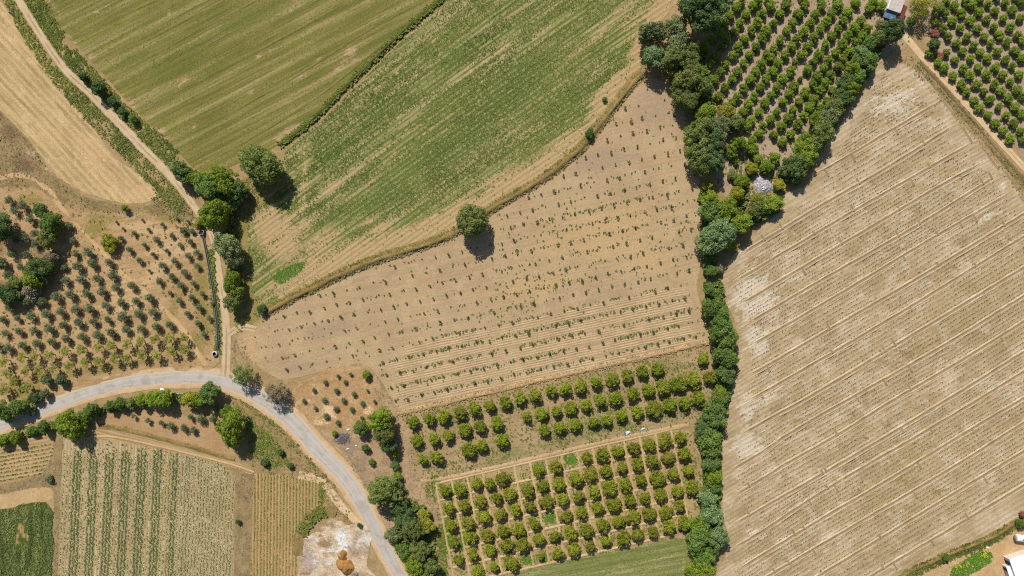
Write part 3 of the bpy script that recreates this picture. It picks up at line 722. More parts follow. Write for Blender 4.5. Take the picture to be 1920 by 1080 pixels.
# ------------------------------------------------------------------ roads and tracks
def road_mat(name, base, edge, worn, half, tracks=None, fine=0.12, wheel=None):
    T = NT(name)
    P = T.pos(); v = T.attr('v'); u = T.attr('u')
    n1 = T.noise(P, 0.35, 5.0, 0.6); n2 = T.noise(P, 4.0, 4.0, 0.65)
    st = T.noise(T.comb(T.math('MULTIPLY', u, 0.05), T.math('MULTIPLY', v, 0.9)), 1.0, 4.0)
    col = T.mix(T.ramp(n1, 0.35, 0.7), base, worn)
    col = T.mix(T.math('MULTIPLY', T.ramp(st, 0.45, 0.7), 0.5), col, worn)
    av = T.math('DIVIDE', T.math('ABSOLUTE', v), half)
    if wheel is not None:
        wt = T.math('SUBTRACT', 1.0, T.math('MULTIPLY', T.math('ABSOLUTE', T.math('SUBTRACT', av, 0.42)), 5.0), clamp=True)
        col = T.mix(T.math('MULTIPLY', wt, T.ramp(st, 0.35, 0.65, 0.2, 0.8)), col, wheel)
        pt = T.noise(P, 0.22, 2.0, 0.4)
        col = T.mix(T.ramp(pt, 0.60, 0.63, 0.0, 0.5), col, T.mix(1.0, worn, (0.86, 0.85, 0.84), 'MULTIPLY'))
        ck = T.n('TexVoronoi', feature='DISTANCE_TO_EDGE'); ck.inputs['Scale'].default_value = 0.35
        wv = T.n('VectorMath', operation='ADD'); T.l(P, wv.inputs[0]); T.l(T.comb(T.math('MULTIPLY', n1, 3.0), T.math('MULTIPLY', n2, 1.2)), wv.inputs[1]); T.l(wv.outputs[0], ck.inputs['Vector'])
        col = T.mix(T.math('MULTIPLY', T.ramp(ck.outputs['Distance'], 0.0, 0.05, 0.4, 0.0), T.ramp(n1, 0.45, 0.6)), col, T.mix(1.0, col, (0.45, 0.42, 0.38), 'MULTIPLY'))
    ed = T.math('ADD', av, T.math('ADD', T.math('MULTIPLY', T.math('SUBTRACT', n1, 0.5), 1.0), T.math('MULTIPLY', T.math('SUBTRACT', n2, 0.5), 0.5)))
    col = T.mix(T.ramp(ed, 0.72, 1.0), col, edge)
    if tracks:
        c_t, lo, hi = tracks
        k = T.math('MULTIPLY', T.ramp(T.math('ADD', av, T.math('MULTIPLY', T.math('SUBTRACT', n2, 0.5), 0.35)), hi, lo), T.ramp(T.noise(P, 0.12, 3.0), 0.42, 0.6))
        col = T.mix(T.math('MULTIPLY', k, 0.7), col, c_t)
    dk = T.ramp(n2, 0.25, 0.75, 1 - fine, 1 + fine)
    col = T.mix(1.0, col, T.comb(dk, dk, dk), 'MULTIPLY')
    vo = T.n('TexVoronoi', feature='DISTANCE_TO_EDGE'); vo.inputs['Scale'].default_value = 0.22
    T.l(P, vo.inputs['Vector'])
    T.l(col, T.b.inputs['Base Color'])
    bp = T.n('Bump'); bp.inputs['Strength'].default_value = 0.2; bp.inputs['Distance'].default_value = 0.1
    T.l(n2, bp.inputs['Height']); T.l(bp.outputs[0], T.b.inputs['Normal'])
    return T.m


ROAD = [(-160, 850), (-60, 818), (0, 797), (50, 780), (87, 765), (125, 750), (175, 732), (225, 719), (275, 712), (325, 708), (375, 707), (412, 711), (440, 722), (485, 743), (517, 765), (550, 790), (567, 809), (592, 840), (622, 869), (650, 899),
        (670, 930), (687, 960), (705, 997), (726, 1037), (750, 1082), (790, 1150), (820, 1200)]
ROFF = (-2.9, -2.1, -1.0, 0.0, 1.0, 2.1, 2.9)
dust = road_mat('road_shoulder', C(206, 176, 136), C(190, 156, 112), C(198, 166, 124), 3.4, fine=0.2)
tag(strip('road_shoulder', ROAD, (-3.3, 0.0, 3.3), (0.045, 0.05, 0.045), dust, 0.0, 1.0, 0.35, width=[0.85, 0.82, 0.8, 0.9, 0.95, 1.1, 1.0, 0.8, 0.8]), 'dusty tan shoulder along both sides of the paved road', 'road', kind='structure')
pave = road_mat('worn_paving', C(188, 178, 162), C(204, 180, 144), C(174, 164, 148), 2.1, wheel=C(200, 188, 168), fine=0.07)
tag(strip('paved_road', ROAD, (-2.15, -1.1, 0.0, 1.1, 2.15), (0.052, 0.075, 0.085, 0.075, 0.052), pave, 0.004, 0.7, 0.22, width=[0.8, 0.8, 0.78, 0.82, 0.92, 1.08, 0.95, 0.8, 0.76]), 'pale grey paved country road curving across the lower left', 'road', kind='structure')
TRACK = [(-30, -130), (10, -45), (35, 0), (60, 40), (82, 75), (107, 112), (130, 140), (162, 167), (200, 207), (237, 245), (262, 272), (287, 297), (312, 322), (337, 350), (357, 377), (375, 402), (391, 425), (400, 450), (405, 475), (410, 507), (415, 542),
         (421, 577), (425, 615), (425, 652), (424, 690), (422, 706)]
trk = road_mat('track_dust', C(204, 178, 138), C(178, 154, 108), C(192, 166, 126), 1.1, tracks=(C(150, 126, 92), 0.12, 0.3), fine=0.15)
tag(strip('dirt_track', TRACK, (-1.15, -0.5, 0.0, 0.5, 1.15), (0.0, 0.0, 0.03, 0.0, 0.0), trk, 0.062, 1.0, 0.18, width=[0.9, 1.0, 0.85, 1.0, 1.1, 0.85, 0.8, 1.0, 1.15]), 'pale dirt track running down from the upper left to the road', 'track', kind='structure')
TR2 = [(1690, 62), (1705, 77), (1727, 105), (1765, 142), (1802, 185), (1845, 232), (1880, 271), (1917, 310), (1990, 390), (2070, 480)]
trk2 = road_mat('pale_track_dust', C(214, 184, 140), C(194, 162, 118), C(202, 170, 126), 1.0, tracks=(C(176, 144, 98), 0.1, 0.3), fine=0.15)
tag(strip('dirt_track', TR2, (-0.95, -0.4, 0.0, 0.4, 0.95), (0.0, 0.0, 0.03, 0.0, 0.0), trk2, 0.06, 1.0, 0.15), 'narrow sandy track beside the upper right citrus rows', 'track', kind='structure')
TR3 = [(-40, 332), (8, 334), (25, 327), (50, 330), (72, 342), (95, 358), (106, 378), (118, 392), (135, 412), (165, 445), (195, 475), (230, 515), (262, 540), (290, 565), (320, 592), (350, 625), (372, 665), (386, 685)]
tag(strip('footpath', TR3, (-0.7, 0.0, 0.7), (0.0, 0.02, 0.0), road_mat('path_dust', C(202, 166, 118), C(180, 148, 100), C(190, 154, 106), 0.7, fine=0.2), 0.05, 0.9, 0.3), 'thin sandy footpath winding between the olive plots', 'path', kind='structure')
TR4 = [(560, 890), (600, 898), (615, 915), (632, 940), (655, 965), (680, 985), (695, 995)]
tag(strip('dirt_track', TR4, (-1.2, -0.5, 0.0, 0.5, 1.2), (0.0, 0.0, 0.03, 0.0, 0.0), trk2, 0.058, 0.9, 0.2), 'short sandy track from the reddish field to the road', 'track', kind='structure')
TR5 = [(425, 628), (440, 618), (458, 612), (480, 618)]
tag(strip('dirt_track', TR5, (-0.9, 0.0, 0.9), (0.0, 0.02, 0.0), trk, 0.054, 0.8, 0.2), 'short field entrance leading from the dirt track to the sapling field', 'track', kind='structure')

# ------------------------------------------------------------------ banks and ditches
bank_mat = soil('bank_dry_grass', C(156, 130, 76), C(134, 112, 64), C(184, 152, 98), patch=0.3, streak=0.5, sk_u=0.15, sk_v=0.8, fine=0.4, clod=0.7, bump=0.6)
tag(strip('earth_bank', BANK_E, (2.2, 1.6, 0.7, 0.1, -0.15, -0.55, -0.9), (0.02, 0.3, 0.62, 0.66, 0.3, -0.02, 0.03), bank_mat, 0.0, 0.8, 0.22, 0.35), 'grassy earth bank curving along the top of the sapling field', 'bank', kind='structure')
D_DITCH = [(527, 273), (562, 248), (597, 219), (642, 172), (695, 122), (742, 75), (792, 30), (832, 0), (900, -65), (960, -130)]
dbank = soil('ditch_grass', C(100, 104, 38), C(84, 92, 30), C(120, 116, 50), patch=0.3, fine=0.4, clod=0.7, bump=0.6)
tag(strip('ditch_bank', D_DITCH, (1.3, 0.8, 0.2, -0.1, -0.5, -0.9), (0.02, 0.5, 0.7, 0.3, -0.02, 0.03), dbank, 0.0, 0.8, 0.25, 0.4), 'overgrown green ditch bank between the mown and the weedy field', 'bank', kind='structure')
FH = [(745, 778), (767, 774), (830, 759), (905, 741), (960, 729), (1010, 716), (1110, 694), (1235, 666), (1330, 643)]
tag(strip('earth_bank', FH, (1.2, 0.7, 0.1, -0.1, -0.4, -0.7), (0.02, 0.3, 0.42, 0.25, 0.0, 0.02), soil('bank_orange_grass', C(194, 158, 108), C(178, 144, 96), C(206, 172, 122), patch=0.3, streak=0.7, sk_u=0.1, sk_v=1.0, fine=0.4, bump=0.5), 0.0, 0.8, 0.2, 0.35),
    'low orange dry bank between the sapling field and the middle orchard', 'bank', kind='structure')
NE_D = [(1722, 118), (1745, 142), (1775, 175), (1810, 215), (1845, 255), (1875, 290), (1905, 325), (1960, 390), (2040, 490)]
tag(strip('ditch_bank', NE_D, (0.95, 0.65, 0.35, 0.1, -0.25, -0.6, -1.3), (0.02, 0.35, 0.5, 0.02, -0.01, 0.15, 0.02), soil('ditch_olive_grass', C(152, 130, 86), C(130, 112, 72), C(176, 150, 106), patch=0.3, fine=0.4, clod=0.7, bump=0.6), 0.0, 0.8, 0.2, 0.3),
    'dark weedy ditch between the sandy track and the large bare field', 'ditch', kind='structure')
SE_B = [(1640, 1120), (1690, 1083), (1715, 1068), (1745, 1056), (1788, 1036), (1815, 1027), (1843, 1016), (1871, 1003), (1893, 987), (1920, 976), (1990, 945), (2060, 910)]
tag(strip('earth_bank', SE_B, (1.1, 0.6, 0.0, -0.2, -0.7, -1.1), (0.02, 0.4, 0.55, 0.2, 0.0, 0.02), bank_mat, 0.0, 0.8, 0.25, 0.4), 'weedy bank along the lower edge of the large bare field', 'bank', kind='structure')
PIT_B = [(562, 1040), (563, 1015), (566, 1000), (578, 978), (592, 962), (612, 958), (630, 965)]
tag(strip('earth_bank', PIT_B, (2.0, 1.2, 0.4, -0.4, -1.2), (0.02, 0.25, 0.4, 0.25, 0.02), bank_mat, 0.0, 0.7, 0.5, 0.5), 'curved weedy bank between the reddish field and the sand pit', 'bank', kind='structure')
PH_L = [(140, 824), (190, 817), (232, 822), (330, 845), (440, 872), (476, 886)]
tag(strip('soil_ridge', PH_L, (-0.35, -0.1, 0.1, 0.35), (0.0, 0.16, 0.16, 0.0), bare_mat, 0.035, 0.8, 0.08, 0.3), 'thin pale ridge along the top of the striped field', 'ridge', kind='structure')
PB = [(185, 799), (230, 804), (300, 822), (380, 844), (440, 862)]
tag(strip('earth_bank', PB, (-0.7, -0.3, 0.0, 0.3, 0.7), (0.0, 0.1, 0.18, 0.15, 0.0), bank_mat, 0.03, 0.8, 0.3, 0.5), 'thin dark grassy bank below the small olive plot', 'bank', kind='structure')
OM_E = [(790, 904), (860, 893), (930, 877), (1060, 846), (1180, 819), (1292, 797)]
tag(strip('earth_bank', OM_E, (-0.6, -0.2, 0.3, 0.7), (0.0, 0.18, 0.18, 0.0), soil('path_bank_soil', C(194, 164, 122), C(182, 152, 110), None, fine=0.3), 0.02, 0.8, 0.12, 0.3), 'pale soil path bank between the middle and the lower orchard', 'bank', kind='structure')
# ------------------------------------------------------------------ plants: shared crown and trunk meshes
def crown_mesh(name, seed, lobes, n, lsize, rl=(0.30, 0.42), spread=0.66, core=0.0, flat=0.8, up=0.35, fill=5.0, wr=0.62, vary=(0.6, 1.18)):
    g = np.random.default_rng(seed)
    dirs = g.normal(size=(lobes, 3))
    dirs[:, 2] = np.abs(dirs[:, 2]) * 1.0 - 0.35
    dirs /= np.linalg.norm(dirs, axis=1)[:, None]
    # push lobes apart
    for _ in range(12):
        df = dirs[:, None] - dirs[None]
        dd = np.linalg.norm(df, axis=2) + np.eye(lobes)
        dirs += 0.03 * (df / dd[..., None] ** 3).sum(1) / lobes * 3
        dirs /= np.linalg.norm(dirs, axis=1)[:, None]
    cen = dirs * (spread * g.uniform(vary[0], vary[1], (lobes, 1)))
    rad = g.uniform(rl[0], rl[1], lobes)
    cen = np.vstack([cen, [[0, 0, 0.1]]]); rad = np.append(rad, 0.5)
    lr = np.append(g.random(lobes), 0.3)
    k = g.choice(len(rad), n * 2, p=rad ** 2 / (rad ** 2).sum())
    dv = g.normal(size=(n * 2, 3)); dv[:, 2] += up
    dv /= np.linalg.norm(dv, axis=1)[:, None]
    P = cen[k] + dv * (rad[k] * g.random(n * 2) ** (1 / fill))[:, None]
    d2 = np.linalg.norm(P[:, None] - cen[None], axis=2) / rad[None]
    d2[np.arange(len(k)), k] = 9
    ok = d2.min(1) > 0.72
    P, dv, k = P[ok][:n], dv[ok][:n], k[ok][:n]
    m = len(P)
    nr = dv + g.normal(size=(m, 3)) * 0.55; nr[:, 2] += 0.25
    nr /= np.linalg.norm(nr, axis=1)[:, None]
    tv = np.cross(nr, g.normal(size=(m, 3))); tv /= np.linalg.norm(tv, axis=1)[:, None]
    bv = np.cross(nr, tv)
    s = lsize * g.uniform(0.6, 1.35, (m, 1))
    a = P - tv * s; b = P + bv * s * wr; c = P + tv * s - nr * s * 0.25; e = P - bv * s * wr
    V = np.stack([a, b, c, e], 1).reshape(-1, 3)
    rn = np.repeat(np.clip(0.45 * lr[k] + 0.55 * g.random(m), 0, 1), 4)
    F = np.arange(m * 4).reshape(-1, 4)
    V[:, 2] *= flat
    if core:
        bm = bmesh.new()
        bmesh.ops.create_icosphere(bm, subdivisions=2, radius=core)
        cv = np.array([v.co[:] for v in bm.verts]); cv *= (1 + g.uniform(-0.18, 0.18, (len(cv), 1))); cv[:, 2] *= flat
        cf = [[v.index for v in f.verts] for f in bm.faces]
        bm.free()
        off = len(V)
        V = np.vstack([V, cv]); rn = np.concatenate([rn, np.full(len(cv), 0.15)])
        F = np.vstack([F, np.array([[t[0] + off, t[1] + off, t[2] + off, t[2] + off] for t in cf])])
        # triangles written as triangles
        me = bpy.data.meshes.new(name)
        me.from_pydata(V.tolist(), [], [list(f) if f[2] != f[3] else list(f[:3]) for f in F.tolist()])
        a_ = me.attributes.new('rnd', 'FLOAT', 'POINT'); a_.data.foreach_set('value', rn.astype(np.float32))
        me.update()
        return me
    return mesh_np(name, V, F, {'rnd': rn})


def tube(path, rad, sides=7):
    path = np.asarray(path, float); V = []; F = []
    for i, p in enumerate(path):
        t = path[min(i + 1, len(path) - 1)] - path[max(i - 1, 0)]
        t = t / (np.linalg.norm(t) + 1e-9)
        a = np.cross(t, [0.3, 0.9, 0.1]); a /= np.linalg.norm(a); b = np.cross(t, a)
        for s in range(sides):
            w = 2 * math.pi * s / sides
            V.append(p + (a * math.cos(w) + b * math.sin(w)) * rad[i])
    for i in range(len(path) - 1):
        for s in range(sides):
            q = (s + 1) % sides
            F.append([i * sides + s, i * sides + q, (i + 1) * sides + q, (i + 1) * sides + s])
    return np.array(V), np.array(F)


def trunk_mesh(name, seed, limbs=5):
    """unit trunk: foot at z 0, crown centre at z 1, limbs reaching into the crown"""
    g = np.random.default_rng(seed)
    Vs, Fs, off = [], [], 0
    main = [(0, 0, -0.06), (0.01, 0.0, 0.0), (0.02, -0.01, 0.3), (0.0, 0.02, 0.62), (0.0, 0.0, 1.0)]
    paths = [(main, [0.105, 0.085, 0.065, 0.05, 0.025])]
    for i in range(limbs):
        w = 2 * math.pi * i / limbs + g.uniform(-0.3, 0.3)
        z0 = g.uniform(0.35, 0.65); L = g.uniform(0.35, 0.55)
        dx, dy = math.cos(w) * L, math.sin(w) * L
        paths.append(([(0.01, 0, z0), (dx * 0.5, dy * 0.5, z0 + 0.22), (dx, dy, z0 + 0.5)], [0.04, 0.028, 0.01]))
    for p, r in paths:
        v, f = tube(p, r, 6)
        Vs.append(v); Fs.append(f + off); off += len(v)
    return mesh_np(name, np.vstack(Vs), np.vstack(Fs), None, True)


SMALL = [crown_mesh('small_crown', 100 + i, 16 + i % 5 * 2, 1150, 0.10, (0.22, 0.40), 0.68, 0.55, 0.82) for i in range(10)]
MEDIUM = [crown_mesh('medium_crown', 200 + i, 26, 2800, 0.072, (0.18, 0.40), 0.68, 0.5, 0.85, fill=4) for i in range(5)]
LARGE = [crown_mesh('large_crown', 300 + i, 34, 5400, 0.052, (0.15, 0.36), 0.72, 0.45, 0.85, fill=4) for i in range(5)]
SPARSE = [crown_mesh('sparse_crown', 400 + i, 16, 620, 0.085, (0.18, 0.36), 0.66, 0.0, 0.7, fill=2.2) for i in range(5)]
AIRY = [crown_mesh('airy_crown', 500 + i, 26, 2600, 0.06, (0.16, 0.32), 0.74, 0.0, 0.8, fill=2.4, wr=0.35) for i in range(3)]
OLIVE = [crown_mesh('olive_crown', 600 + i, 18, 1000, 0.085, (0.22, 0.40), 0.64, 0.4, 0.85, fill=3, wr=0.45) for i in range(5)]
TINY = [crown_mesh('sapling_crown', 700 + i, 9, 150, 0.2, (0.26, 0.5), 0.55, 0.0, 1.5, fill=2.5, wr=0.4) for i in range(6)]
TRUNKS = [trunk_mesh('trunk', 800 + i) for i in range(3)]
ROUND = [crown_mesh('round_crown', 900 + i, 44, 6500, 0.048, (0.17, 0.30), 0.76, 0.6, 0.85, fill=4, vary=(0.85, 1.06)) for i in range(3)]
FORMS = {'round': ROUND, 'small': SMALL, 'medium': MEDIUM, 'large': LARGE, 'sparse': SPARSE, 'airy': AIRY, 'olive': OLIVE}

bark = plain('bark', (0.13, 0.10, 0.075), 0.9, 0.4, 6.0)
L_ = {
    'citrus': leaf('citrus_leaf', (0.11, 0.185, 0.012), (0.30, 0.385, 0.032), 0.35, 0.35, (0.20, 0.24, 0.03)),
    'citrus_olive': leaf('olive_citrus_leaf', (0.14, 0.165, 0.010), (0.36, 0.365, 0.026), 0.34, 0.35, (0.24, 0.22, 0.03)),
    'citrus_mid': leaf('mid_citrus_leaf', (0.135, 0.175, 0.010), (0.35, 0.385, 0.026), 0.34, 0.35, (0.25, 0.24, 0.03)),
    'olive': leaf('olive_leaf', (0.085, 0.12, 0.05), (0.21, 0.25, 0.115), 0.2, 0.35),
    'almond': leaf('almond_leaf', (0.22, 0.24, 0.04), (0.44, 0.43, 0.09), 0.4, 0.25),
    'dark': leaf('dark_leaf', (0.05, 0.10, 0.028), (0.14, 0.20, 0.055), 0.25, 0.3),
    'mid': leaf('mid_leaf', (0.11, 0.15, 0.028), (0.28, 0.32, 0.08), 0.33, 0.35, (0.18, 0.19, 0.05)),
    'grey': leaf('grey_leaf', (0.12, 0.155, 0.05), (0.29, 0.32, 0.13), 0.28, 0.25),
    'blue': leaf('blue_leaf', (0.10, 0.17, 0.055), (0.27, 0.36, 0.14), 0.28, 0.2),
    'bright': leaf('bright_leaf', (0.12, 0.18, 0.012), (0.31, 0.38, 0.036), 0.35, 0.35),
    'hedge': leaf('hedge_leaf', (0.08, 0.145, 0.022), (0.215, 0.30, 0.06), 0.32, 0.4, (0.14, 0.19, 0.06)),
    'yellow': leaf('yellow_leaf', (0.23, 0.23, 0.018), (0.45, 0.42, 0.05), 0.35, 0.3),
    'brown': leaf('brown_leaf', (0.17, 0.14, 0.075), (0.36, 0.30, 0.18), 0.15, 0.3),
    'red': leaf('red_leaf', (0.20, 0.06, 0.04), (0.38, 0.14, 0.09), 0.1, 0.3),
    'sapling': leaf('sapling_leaf', (0.06, 0.10, 0.02), (0.17, 0.235, 0.055), 0.25, 0.6),
}
VR = random.Random(21)


def plant(name, x, y, rpx, zc, form, mat, label, cat, group=None, rz=None, ex=1.0):
    """a tree or shrub: Empty at the foot > trunk, crown; x, y = where the photograph shows the crown's middle, rpx its half width in pixels"""
    wx, wy = at(x, y, zc)
    r = rpx * MPX * (CAM_H - zc) / CAM_H * 1.08
    root = bpy.data.objects.new(name, None)
    root.location = (wx, wy, 0.0)
    root.empty_display_size = 0.5
    COL.objects.link(root)
    tag(root, label, cat, group)
    c = bpy.data.objects.new('crown', VR.choice(FORMS[form]))
    COL.objects.link(c); c.parent = root
    if not len(c.data.materials):
        c.data.materials.append(L_['mid'])
    c.material_slots[0].link = 'OBJECT'; c.material_slots[0].material = L_[mat]
    zr = rz if rz else min(r * VR.uniform(0.85, 1.05), zc * 1.12)
    c.location = (0, 0, zc)
    c.rotation_euler = (0, 0, VR.uniform(0, 6.28))
    c.scale = (r * ex * VR.uniform(0.93, 1.07), r / ex * VR.uniform(0.93, 1.07), zr / 0.85)
    t = bpy.data.objects.new('trunk', VR.choice(TRUNKS))
    COL.objects.link(t); t.parent = root
    if not len(t.data.materials):
        t.data.materials.append(bark)
    tw = max(0.8, min(r, zc) * 0.9)
    t.scale = (tw, tw, zc)
    t.rotation_euler = (0, 0, VR.uniform(0, 6.28))
    return root


# ------------------------------------------------------------------ citrus orchards
def zl(ox, oy, pts):
    return [(ox + p[0] / 4, oy + p[1] / 4) + tuple(p[2:]) for p in pts]


def chains(pts, step, tol):
    """split orchard trees into rows: each tree follows the one about one step before it"""
    n = len(pts); nxt = [-1] * n; prv = [-1] * n
    cand = []
    for i in range(n):
        for j in range(n):
            if i != j:
                e = math.hypot(pts[j][0] - pts[i][0] - step[0], pts[j][1] - pts[i][1] - step[1])
                if e < tol:
                    cand.append((e, i, j))
    for e, i, j in sorted(cand):
        if nxt[i] < 0 and prv[j] < 0:
            nxt[i] = j; prv[j] = i
    out = []
    for i in range(n):
        if prv[i] < 0:
            ch = [i]
            while nxt[ch[-1]] >= 0:
                ch.append(nxt[ch[-1]])
            out.append(ch)
    return out


def dedupe(pts, d=7):
    out = []
    for p in pts:
        if all(math.hypot(p[0] - q[0], p[1] - q[1]) > d for q in out):
            out.append(p)
    return out


top = zl(960, 0, [(1600, 10), (1725, 10), (1680, 55), (1805, 45), (1845, 5), (1630, 115), (1755, 105), (1875, 100), (1705, 175), (1835, 165), (1665, 235), (1790, 225), (1905, 225), (1615, 300), (1745, 290), (1870, 290), (1695, 355), (1825, 350), (1655, 415), (1780, 408),
                  (1905, 405), (1605, 485), (1735, 470), (1870, 478), (1400, 425), (1485, 480), (1565, 540), (1690, 535), (1825, 540), (1440, 545), (1520, 600), (1650, 595), (1785, 600), (1905, 590), (1595, 650), (1740, 665), (1860, 655), (1545, 725), (1685, 725), (1815, 725),
                  (1650, 770), (1770, 785), (1895, 770), (1730, 840), (1855, 840), (1800, 905), (1880, 940), (1760, 950), (1855, 1000), (1800, 1060), (1500, 300), (1560, 240), (1580, 350), (1530, 430), (1450, 365), (1590, 180)]) + \
    zl(1440, 0, [(20, 40), (130, 40), (275, 40), (400, 40), (525, 35), (600, 90), (660, 20), (755, 60), (790, 15), (855, 40), (90, 105), (230, 105), (355, 105), (475, 105), (40, 175), (180, 170), (320, 165), (440, 160), (560, 155), (690, 150), (10, 230), (140, 230), (270, 230),
                 (390, 215), (520, 215), (645, 205), (90, 300), (220, 290), (345, 280), (475, 275), (595, 265), (705, 260), (745, 215), (40, 360), (175, 350), (300, 345), (430, 335), (555, 325), (660, 315), (15, 425), (130, 410), (250, 410), (380, 405), (510, 390), (615, 385),
                 (75, 475), (340, 460), (460, 455), (565, 440), (200, 465, 0.65), (35, 535), (165, 530), (295, 520), (415, 510), (525, 500), (110, 590), (370, 570), (475, 560), (240, 590, 0.65), (65, 655), (195, 640), (330, 630), (430, 620), (10, 600), (25, 715), (155, 705),
                 (280, 695), (385, 680), (480, 675, 0.8), (110, 765), (235, 760), (345, 745), (440, 755), (65, 835), (185, 825), (310, 805), (400, 810), (20, 895), (145, 885), (265, 870), (345, 900), (100, 945), (220, 930), (45, 1010), (170, 1005), (275, 1015), (110, 1065), (225, 1065),
                 (270, -30), (400, -35), (140, -30), (520, -40), (0, -20)]) + \
    zl(960, 270, [(1650, 50, 1.4), (1680, 130, 0.8), (1800, 40, 1.3), (1835, 110), (1900, 160), (1720, 280, 1.3)]) + zl(1440, 270, [(50, 110, 1.2), (15, 175)])
top = dedupe(top, 8)
ch = chains(top, (16.3, -17.5), 9.5)
ch.sort(key=lambda c: np.mean([top[i][0] * 0.73 + top[i][1] * 0.68 for i in c]))
for ri, c in enumerate(ch):
    for k, i in enumerate(c):
        p = top[i]; s = p[2] if len(p) > 2 else 1.0
        plant('citrus_tree', p[0], p[1], 9.5 * s * VR.uniform(0.85, 1.1), 1.2 * s, 'small', 'citrus', f'round green citrus tree, {nth(k + 1)} from the lower end of {nth(ri + 1)} slanting row, upper orchard', 'citrus tree', 'citrus trees in the dense upper orchard')

ne = zl(1440, 0, [(1400, 40), (1335, 100), (1260, 165), (1380, 160), (1310, 215), (1440, 215), (1455, 100), (1525, 35), (1515, 155), (1580, 90), (1650, 30), (1705, 80), (1780, 20), (1640, 140), (1570, 215), (1490, 275), (1355, 275), (1415, 330), (1540, 335), (1620, 275),
                  (1690, 200), (1765, 135), (1835, 75), (1905, 15), (1890, 135), (1820, 200), (1740, 265), (1670, 325), (1590, 390), (1460, 385), (1340, 395), (1405, 450), (1520, 440), (1645, 440), (1720, 385), (1795, 315), (1870, 260), (1912, 305), (1855, 380), (1780, 445), (1705, 505),
                  (1580, 505), (1460, 515), (1320, 510), (1275, 465), (1515, 560), (1640, 560), (1760, 565), (1835, 495), (1905, 435), (1385, 570), (1445, 635), (1565, 630), (1695, 630), (1815, 610), (1885, 560), (1490, 690), (1620, 690), (1750, 690), (1870, 670), (1550, 755), (1665, 745),
                  (1800, 740), (1912, 720), (1590, 810), (1730, 800), (1850, 800), (1650, 865), (1785, 870), (1900, 850), (1700, 925), (1840, 920), (1760, 985), (1895, 985), (1820, 1040), (1910, 1050), (1590, -10), (1480, 0), (1720, -20), (1860, -20), (1335, 5), (1215, 400)])
ne = dedupe(ne, 8)
ch = chains(ne, (14.3, 15.2), 8.0)
ch.sort(key=lambda c: np.mean([-ne[i][0] * 0.73 + ne[i][1] * 0.68 for i in c]), reverse=True)
for ri, c in enumerate(ch):
    for k, i in enumerate(c):
        p = ne[i]
        plant('citrus_tree', p[0], p[1], 8.7 * VR.uniform(0.85, 1.12), 1.0, 'small', 'citrus', f'citrus tree, {nth(k + 1)} from the upper end of {nth(ri + 1)} row beyond the sandy track, upper right', 'citrus tree', 'citrus trees in the upper right corner orchard')

rows_mid = [
    zl(480, 540, [(1175, 1010), (1300, 985), (1410, 965), (1525, 940), (1640, 905), (1755, 885), (1870, 855)]) + zl(960, 540, [(60, 825), (175, 805, 0.9), (295, 770, 0.9), (400, 755, 0.9), (518, 735), (632, 705), (752, 685), (862, 655), (978, 625), (1090, 605, 1.1), (1435, 530)]),
    zl(480, 810, [(1210, 65), (1335, 50, 1.1), (1440, 30)]) + zl(480, 540, [(1565, 1065, 1.05), (1680, 1035), (1810, 1010)]) + zl(960, 540, [(110, 965, 0.8), (220, 945, 0.95), (332, 920, 0.75), (437, 895), (560, 880), (665, 845, 1.05), (780, 825, 1.1), (905, 795, 1.1), (1025, 765, 1.1), (1135, 745, 1.15), (1250, 720, 1.2), (1360, 690, 1.3), (1485, 670, 1.1)]),
    zl(480, 810, [(1250, 205, 0.7), (1360, 185, 1.15), (1595, 135, 1.1), (1695, 100, 1.0), (1850, 60, 1.0)]) + zl(960, 540, [(240, 1065, 0.95), (360, 1045, 0.95), (475, 1025), (615, 1000), (712, 990, 0.85), (822, 955, 0.9), (938, 925), (1070, 905, 1.2), (1180, 870, 1.15), (1290, 855, 1.1), (1395, 830, 1.1)])]
for ri, row in enumerate(rows_mid):
    for k, p in enumerate(row):
        s = p[2] if len(p) > 2 else 1.0
        plant('citrus_tree', p[0], p[1], 12.8 * s * VR.uniform(0.88, 1.08), 1.7, 'small', 'citrus_mid', f'rounded yellow-green citrus tree, {nth(k + 1)} from the west in {nth(ri + 1)} row of the middle orchard', 'citrus tree', 'citrus trees in the middle orchard')
